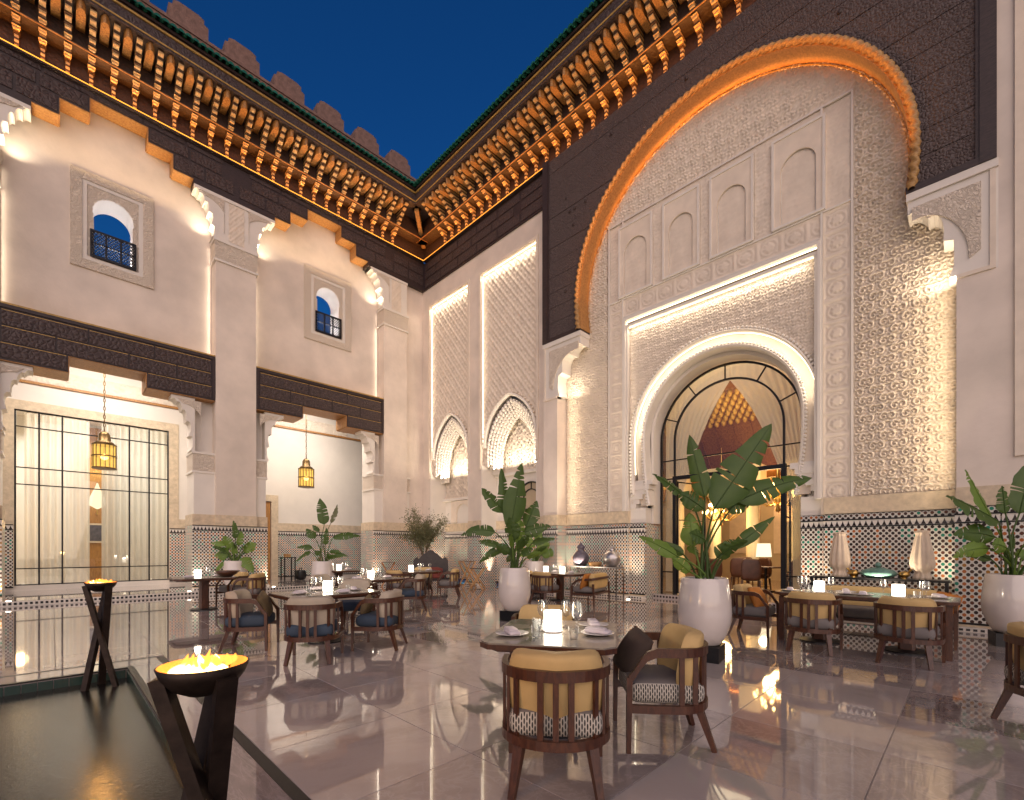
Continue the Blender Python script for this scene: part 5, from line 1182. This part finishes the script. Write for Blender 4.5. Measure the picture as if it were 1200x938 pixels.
lathe_thing('basket',[(.0,0),(.17,0),(.19,.12),(.17,.12),(.0,.03)],'pale_wood',(10.70,7.42,.90),'low pale basket between the two vases','basket')
# --- sideboard with carved ornaments at the right tile wall
sbd=thing('sideboard','slim dark sideboard against the tile wall behind the long table','sideboard',(10.72,1.25,0)); MB().box(-.19,.19,-1.0,1.0,.82,.86).build('tabletop','black_metal',sbd)
for a in(-.16,.16):
    for b in(-.96,.96): MB().box(a-.02,a+.02,b-.02,b+.02,0,.82).build('leg','black_metal',sbd)
MB().box(-.17,.17,-.95,.95,.20,.23).build('shelf','black_metal',sbd)
orn=[(.0,0),(.12,0),(.12,.05),(.095,.10),(.10,.14),(.155,.20),(.165,.27),(.15,.42),(.12,.60),(.09,.76),(.085,.80),(.11,.84),(.07,.85),(0,.86)]
lathe_thing('carved_urn',orn,'carved_white',(10.68,1.78,.86),'tall fluted cream urn at the left end of the sideboard','urn',60,lobes=10,amp=.09)
lathe_thing('carved_urn',orn,'carved_white',(10.68,.60,.86),'tall fluted cream urn at the right end of the sideboard','urn',60,lobes=10,amp=.09)
gb=thing('tureen','green oval ceramic tureen between the two cream urns','tureen',(10.66,1.20,.86)); MB().lathe([(.0,0),(.14,0),(.24,.06),(.25,.10),(.20,.15),(.08,.19),(0,.20)],24,sx=.6,sy=1.1).build('body','green_ceramic',gb,True); MB().ball((0,0,.24),.05,8,6).build('knob','green_ceramic',gb,True)
for s,l in((1,'small brass bird ornament left of the green tureen'),(-1,'small brass bird ornament right of the green tureen')):
    t=thing('ornament',l,'ornament',(10.64,1.20+s*.36,.86)); MB().ball((0,0,.08),.06,8,6,(1,1.4,1)).tube([(0,s*.05,.1),(0,s*.10,.17),(0,s*.13,.2)],.02,6).build('body','brass',t,True); MB().lathe([(.05,0),(.05,.015),(.01,.03)],12).build('base','brass',t)
m_plain('settee_red',(.16,.025,.015),.7,.2,8,.2,.003,120)
m_plain('settee_wood',(.022,.013,.012),.4,.3,9,.6,.02,16)
# --- carved settee
st=thing('settee','dark carved wooden settee with red upholstery and scrolled crest','settee',(9.35,13.45,0),R_(-135)); I2=lambda u,v,w:(w,u,v)
cr=[(.72,.55),(.72,1.05),(.64,1.16),(.56,1.18),(.50,1.12),(.42,1.18),(.30,1.30),(.18,1.36),(.10,1.44),(0,1.47)]; cr=cr+[(-a,b) for a,b in cr[::-1][1:]]
MB().prism(cr,-.34,-.28,I2).build('carved_back','settee_wood',st); MB().prism([(.50,.5),(.50,.74),(.3,.80),(-.3,.80),(-.50,.74),(-.50,.5)],-.279,-.25,I2).build('back_pad','settee_red',st)
MB().box(-.3,.3,-.70,.70,.30,.40).build('seat_rail','settee_wood',st); MB().cushion(.0,0,.45,.56,1.3,.14,8,10).build('seat_pad','settee_red',st,True)
for s in(1,-1):
    MB().box(-.30,.30,*sorted((s*.66,s*.73)),.62,.70).box(.24,.30,*sorted((s*.66,s*.73)),.40,.62).build('armrest','settee_wood',st)
    for a in(-.27,.27): MB().bar((a,s*.66,.3),(a,s*.68,0),.06,taper=.6).build('leg','settee_wood',st)
st.scale=(.86,.86,.92)
# --- folding stands
def xstand(x,y,r,label,h=.78,mat='pale_wood'):
    t=thing('folding_stand',label,'stand',(x,y,0),r,'folding wooden tray stands')
    for s in(1,-1):
        q=MB(); o_=.0 if s>0 else .025
        for yy in(-.26+o_,.26-o_): q.bar((s*.24,yy,0),(-s*.24,yy,h),.05,.035)
        for k_ in(.12,.97): q.bar((s*.24*(1-2*k_),-.26+o_,h*k_),(s*.24*(1-2*k_),.26-o_,h*k_),.03)
        q.build('crossed_frame',mat,t)
    for yy in(-.18,0,.18): MB().box(-.235,.235,yy-.025,yy+.025,h-.012,h-.004).build('strap','brown_fabric',t)
    return t
xstand(10.45,12.72,R_(-20),'taller pale folding stand behind the armchair next to the niche pilaster',.95); xstand(10.35,12.05,R_(-50),'shorter pale folding stand right of the taller one',.72); xstand(8.75,15.2,R_(-30),'copper lit folding stand far back by the last pilaster',.9,'copper_lit_wood')  # copper light on the last stand is put into its material colour
# --- gallery side table
sd=thing('side_table','small black table with a wooden box beside the gallery door','table',(6.75,19.6,.12))
for a in(-.2,.2):
    for b in(-.2,.2): MB().box(a-.02,a+.02,b-.02,b+.02,0,.9).build('leg','black_metal',sd)
MB().box(-.24,.24,-.24,.24,.9,.93).build('tabletop','black_metal',sd); MB().box(-.2,.2,-.2,.2,.14,.17).build('shelf','black_metal',sd)
bx=MB().box(-.11,.11,-.09,.09,0,.10).box(-.12,.12,-.10,.10,.10,.13).build('wooden_box','pale_wood',None); bx.location=(6.72,19.6,1.05); tag(bx,'small wooden box on the black gallery table','box')
bg_=MB(); bg_.cushion(0,0,.2,.34,.5,.4,5,10); bg_.tube([(0,-.12,.36),(0,-.1,.48),(0,.1,.48),(0,.12,.36)],.015,6); bg_=bg_.build('bag','black_metal',None,True); bg_.location=(7.2,19.5,.12); tag(bg_,'black bag on the floor beside the small gallery table','bag')
# ------------------------------------------------------------------ fire bowls
def brazier(x,y,z0,label,zr=1.0):
    t=thing('fire_bowl',label,'fire bowl',(x,y,z0),math.atan2(y,x)-PI/2,'iron fire bowls on crossed legs'); H=zr-z0
    R=.138
    q=MB(); q.lathe([(.0,H-.105),(.05,H-.10),(.095,H-.075),(.125,H-.035),(R,H),(R-.006,H+.002)],32,cap=False); q.build('bowl','brazier_iron',t,True)
    MB().lathe([(R-.006,H+.002),(.118,H-.034),(.09,H-.068),(.05,H-.09),(0,H-.094)],32,cap=False).build('bowl_lining','fired_copper',t,True)
    for a0 in(180,300,60):
        a,b=R_(a0),R_(a0+150); MB().bar((.125*math.cos(a),.125*math.sin(a),H-.03),(.165*math.cos(b),.165*math.sin(b),0),.062,.042).build('leg','brazier_iron',t)
    MB().lathe([(0,H-.045),(.06,H-.043),(.105,H-.040)],20).build('embers','ember',t)
    q=MB(); q.ball((-.03,.0,H-.020),.075,20,10,(1.0,.8,.42)); q.ball((.02,.02,H-.026),.05,16,8,(1.1,.8,.40)); q.build('fire_core','fire_core',t,True)
    for i in range(26):
        a=rng.uniform(0,2*PI); d=.10*math.sqrt(rng.random()); h=rng.uniform(.012,.040)*(1.2-d*6); cx,cy=d*math.cos(a)-.012,d*math.sin(a)*.8; k_=rng.uniform(.5,.9)
        q=MB(); q.lathe([(.0,0),(.014*k_,.010),(.017*k_,.022),(.011*k_,.02+h*.4),(.005*k_,.02+h*.75),(0,.02+h)],6,(cx,cy,H-.012))
        q.v=[(x_+.35*(z_-H+.02)*math.sin(i*1.7),y_+.2*(z_-H+.02)*math.cos(i),z_) for x_,y_,z_ in q.v]; q.build('flame','fire' if i%9 else 'fire_core',t,True)
    lamp('POINT','fire_light',(x,y,zr+.15),26,(1,.45,.10),.05)
brazier(.37,1.88,0,'iron fire bowl with bright flame closest to the camera'); brazier(.37,6.72,-.2,'smaller looking iron fire bowl standing in the far pool corner',1.03)
# ------------------------------------------------------------------ pots and plants
def pot(name,x,y,label,s=1.0,z=0):
    t=thing(name,label,'plant pot',(x,y,z),R_(10),'tall pale glazed planters'); t.scale=(s,s,s)
    MB().box(-.21,.21,-.21,.21,0,.19).build('plinth','black_metal',t)
    MB().lathe([(.0,.19),(.17,.19),(.20,.21),(.265,.33),(.312,.48),(.322,.60),(.312,.76),(.290,.94),(.280,1.02),(.270,1.03),(.258,1.02),(.262,.95)],40).build('body','pot_glaze',t,True)
    MB().lathe([(0,.955),(.262,.95)],24).build('soil','soil',t); return t
def leaf(parent,base,mid,tip,wd,mat='leaf_dark',sag=.0,roll=0,tears=3,seed=0,name='leaf',nrm=(0,-1,.45)):
    r=random.Random(seed); B,Md,T=Vector(base),Vector(mid),Vector(tip); ax=(T-Md); L=ax.length
    q=MB(); ctrl=B.lerp(Md,.5)+Vector((-(Md-B).x*.25,-(Md-B).y*.25,.10*(Md-B).length))
    pts=[(B*(1-t)**2+ctrl*2*t*(1-t)+Md*t*t) for t in[i/7 for i in range(8)]]; q.tube(pts,[.016-.006*i/7 for i in range(8)],6)
    n=16; m=5; N0=Vector(nrm).normalized(); N0=(N0-ax.normalized()*N0.dot(ax.normalized())).normalized(); side=ax.normalized().cross(N0).normalized()
    if roll: Rm=Matrix.Rotation(roll,3,ax.normalized()); N0=Rm@N0; side=Rm@side
    tearset={1:set(),-1:set()}
    for s in(1,-1):
        for _ in range(tears): tearset[s].add(r.randrange(4,n-1))
    C=[]
    for i in range(n+1):
        t=i/n; p=Md+ax*t+Vector((0,0,-1))*sag*L*(t*t) + Vector((0,0,1))*sag*L*.5*t; C.append(p)
    for s in(1,-1):
        st=0; rows=[]
        segs=[];cur=[0]
        for i in range(1,n+1):
            if i in tearset[s]: cur.append(i); segs.append(cur); cur=[i]
            else: cur.append(i)
        segs.append(cur)
        for sg in segs:
            droop=r.uniform(-.10,.22); vs=[]
            for jx,i in enumerate(sg):
                t=i/n; wv=wd/2*(math.sin(PI*min(1,t**.62*1.0))**.75 if 0<t<1 else 0.02)
                wv*=1+.10*math.sin(9*t+seed)
                pinch=.012*(-1 if jx==len(sg)-1 and i<n else (1 if jx==0 and i>0 else 0))*L*1.2
                for k_ in range(m+1):
                    f=k_/m; fold=.20+droop*.6
                    p=C[i]+side*s*wv*f+N0*(-wv*(fold*f*f)) + ax*((.16*wv*f)/max(L,.1)+pinch*f/L*1.0)+N0*(.010*math.sin(i*1.9+k_)*f)
                    vs.append(p)
            w_=m+1; fs=[(a*w_+k_,a*w_+k_+1,(a+1)*w_+k_+1,(a+1)*w_+k_) for a in range(len(sg)-1) for k_ in range(m)]
            q.add(vs,fs)
    q.tube([c+N0*.004 for c in C],[.009*(1-.8*i/n) for i in range(n+1)],4)
    return q.build(name,mat,parent,True,recalc=False)
def plant(name,label,x,y,z,leaves,cat='plant',extra=6,hgt=.7,seed=1):
    t=thing(name,label,cat,(x,y,z),CAMROT); r=random.Random(seed)
    for i,l in enumerate(leaves):
        (mx,mz),(tx,tz),wd=l[:3]; mat=l[3] if len(l)>3 and l[3] else 'leaf_dark'; sag=l[4] if len(l)>4 else .1; dep=l[5] if len(l)>5 else r.uniform(-.12,.12)
        a=r.uniform(0,2*PI); b=(.09*math.cos(a),.09*math.sin(a),-.04)
        leaf(t,b,(mx,dep*.6,mz),(tx,dep,tz),wd,mat,sag,r.uniform(-.5,.5),2 if wd<.2 else 4,seed*31+i)
    for i in range(extra):
        a=r.uniform(0,2*PI); d=r.uniform(.25,.5); h=hgt*r.uniform(.35,.95); leaf(t,(.08*math.cos(a),.08*math.sin(a),-.04),(d*.5*math.cos(a),d*.5*math.sin(a),h*.6),(d*math.cos(a)*1.2,d*math.sin(a)*1.2,h),r.uniform(.12,.2),'leaf_dark' if i%3 else 'leaf_bright',.25,r.uniform(-.8,.8),2,seed*77+i)
    return t
pot('planter',5.86,2.40,'tall pale planter before the arched door with broad banana like leaves')
plant('bird_of_paradise','large bird of paradise plant in front of the arched glass door',5.86,2.40,1.0,[((.10,.90),(.80,1.96),.46,None,.0,-.1),((.44,1.0),(1.40,1.40),.30,None,.18,.05),((.02,1.05),(-.17,1.86),.24,None,.0,.05),((-.14,.95),(-.66,1.42),.20,None,.2,0),((-.03,.90),(-.36,1.12),.24,None,.1,-.1),((.33,.40),(.84,.80),.17,None,.0,-.1),((-.36,.30),(-.86,.58),.18,'leaf_bright',.1,-.1),((-.13,.42),(-.17,.86),.26,'leaf_bright',0,.05),((.12,.28),(.34,.52),.22,None,.1,-.15),((.3,.95),(.62,.98),.26,None,.15,.1),((-.2,.1),(-.45,.30),.16,'leaf_bright',.1,-.1),((-.02,.5),(-.25,.62),.2,None,.2,-.15)],extra=3,hgt=.6,seed=3)
pot('planter',6.38,6.31,'tall pale planter in the middle of the court before the window niche')
plant('bird_of_paradise','large bird of paradise plant standing in the middle of the court',6.38,6.31,1.0,[((-.08,.75),(.14,2.06),.42,None,.0,-.1),((-.14,1.0),(-.26,2.0),.28,None,.0,.1),((-.22,1.1),(-.64,1.62),.32,None,.12,0),((-.38,.72),(-1.05,.80),.26,None,.45,0),((-.28,.45),(-.70,.58),.18,None,.2,-.1),((-.18,.40),(-.70,.22),.17,None,.4,0),((.22,.82),(.44,1.34),.34,None,.0,.05),((.16,.70),(.70,.88),.28,None,.15,-.05),((.34,.5),(.80,.64),.18,None,.2,.05),((.05,.5),(.12,.95),.3,'leaf_bright',.0,-.15),((-.1,.3),(-.35,.5),.2,None,.2,-.2),((.12,.3),(.35,.42),.22,None,.2,-.2),((.0,.55),(-.1,1.0),.3,None,0,-.2)],extra=8,hgt=.75,seed=5)
pot('planter',9.75,-.42,'tall pale planter cut by the right edge of the view')
plant('bird_of_paradise','bird of paradise plant at the right edge before the tile wall',9.75,-.42,1.0,[((-.26,.78),(-1.05,1.20),.50,None,.12,-.1),((-.22,.80),(-.58,1.55),.26,'leaf_bright',.0,.1),((-.30,.56),(-.95,.68),.28,None,.25,-.1),((-.42,.40),(-1.0,.36),.22,'leaf_bright',.3,-.15),((-.1,.9),(-.15,1.3),.2,None,0,0),((.1,.9),(.3,1.7),.35,None,0,0),((.3,.6),(.9,.9),.3,None,.2,0),((-.2,.4),(-.5,.5),.22,'leaf_bright',.2,-.2)],extra=6,hgt=.7,seed=8)
pot('planter',5.60,13.47,'pale planter left of centre behind the blue chairs')
plant('bird_of_paradise','slender bird of paradise plant before the white gallery bay',5.60,13.47,1.0,[((.05,1.10),(-.08,1.88),.34,None,0,0),((.22,1.15),(.40,1.70),.22,'leaf_olive',.0,.1),((.30,.72),(1.12,.86),.26,None,.25,0),((-.22,.70),(-.48,1.0),.26,None,.1,0),((-.3,.4),(-.75,.5),.18,None,.3,0),((-.35,.30),(-.8,.1),.15,None,.4,0),((.1,.5),(.16,1.0),.2,None,0,-.1),((.2,.3),(.6,.3),.14,None,.3,0),((-.1,.9),(-.3,1.1),.16,None,.1,0),((.3,.15),(.75,.28),.15,None,.5,0)],extra=5,hgt=.5,seed=12)
pot('planter',3.92,15.85,'pale planter with bright green plant against the middle pilaster')
plant('philodendron','bright green philodendron against the tiled foot of the middle pilaster',3.92,15.85,1.0,[((0,.7),(-.05,1.25),.34,None,0,0),((.1,.5),(.25,.95),.40,'leaf_bright',.1,-.1),((-.1,.4),(-.3,.8),.36,'leaf_bright',.1,-.1),((.25,.3),(.65,.62),.34,'leaf_bright',.25,0),((-.25,.5),(-.75,.66),.26,'leaf_bright',.4,0),((-.2,.2),(-.62,.25),.36,'leaf_bright',.3,0),((.2,.1),(.62,-.2),.36,'leaf_bright',.5,-.1),((.0,.25),(.1,.55),.38,'leaf_bright',.1,-.2),((-.3,.0),(-.5,-.25),.3,'leaf_bright',.3,-.15)],extra=9,hgt=.7,seed=15)
pot('planter',10.6,9.6,'pale planter half hidden behind the big centre plant',.98)
plant('philodendron','small bright philodendron right behind the big centre plant',10.6,9.6,1.0,[((.1,.3),(.45,.62),.34,'leaf_bright',.2,-.1),((-.1,.4),(-.2,.8),.3,'leaf_bright',.1,0),((.2,.2),(.75,.35),.32,'leaf_bright',.3,0),((0,.5),(.2,.95),.3,'leaf_bright',0,0),((-.2,.2),(-.6,.4),.3,'leaf_bright',.3,0)],extra=8,hgt=.55,seed=17)
# olive tree
ot=thing('olive_tree','grey green olive tree in the corner behind the carved settee','tree',(9.9,14.6,0),CAMROT); r=random.Random(4)
pot('planter',9.9,14.6,'pale planter of the olive tree behind the carved settee',.8)
q=MB(); tips=[]
for i in range(4):
    a=2*PI*i/4+.3; p0=Vector((.05*math.cos(a),.05*math.sin(a),.78)); p1=Vector((.12*math.cos(a+.6),.12*math.sin(a+.6),1.3)); p2=Vector((.34*math.cos(a+.4),.34*math.sin(a+.4),1.75)); q.tube([p0,(p0+p1)/2+Vector((.03,0,0)),p1,p2],[.045,.035,.03,.018],6)
    for k_ in range(6): e=p2+Vector((r.uniform(-.62,.62),r.uniform(-.5,.5),r.uniform(-.35,1.0))); q.tube([p2,(p2+e)/2+Vector((r.uniform(-.06,.06),0,.03)),e],[.014,.009,.004],4); tips.append((p2,e))
q.build('trunk','bark',ot,True); q=MB()
for p,e in tips:
    for k_ in range(210):
        t=r.uniform(.15,1.12); c=p.lerp(e,t)+Vector((r.gauss(0,.11),r.gauss(0,.11),r.gauss(0,.10))); d=Vector((r.uniform(-1,1),r.uniform(-1,1),r.uniform(-.2,1))).normalized(); s_=d.cross(Vector((r.uniform(-1,1),r.uniform(-1,1),r.uniform(-1,1)))).normalized(); l=r.uniform(.07,.12)
        q.add([c,c+d*l*.5+s_*.015,c+d*l,c+d*l*.5-s_*.015],[(0,1,2,3)])
q.build('crown','leaf_olive',ot,recalc=False)

for o in list(bpy.data.objects):
    if 'abs' in o: del o['abs']
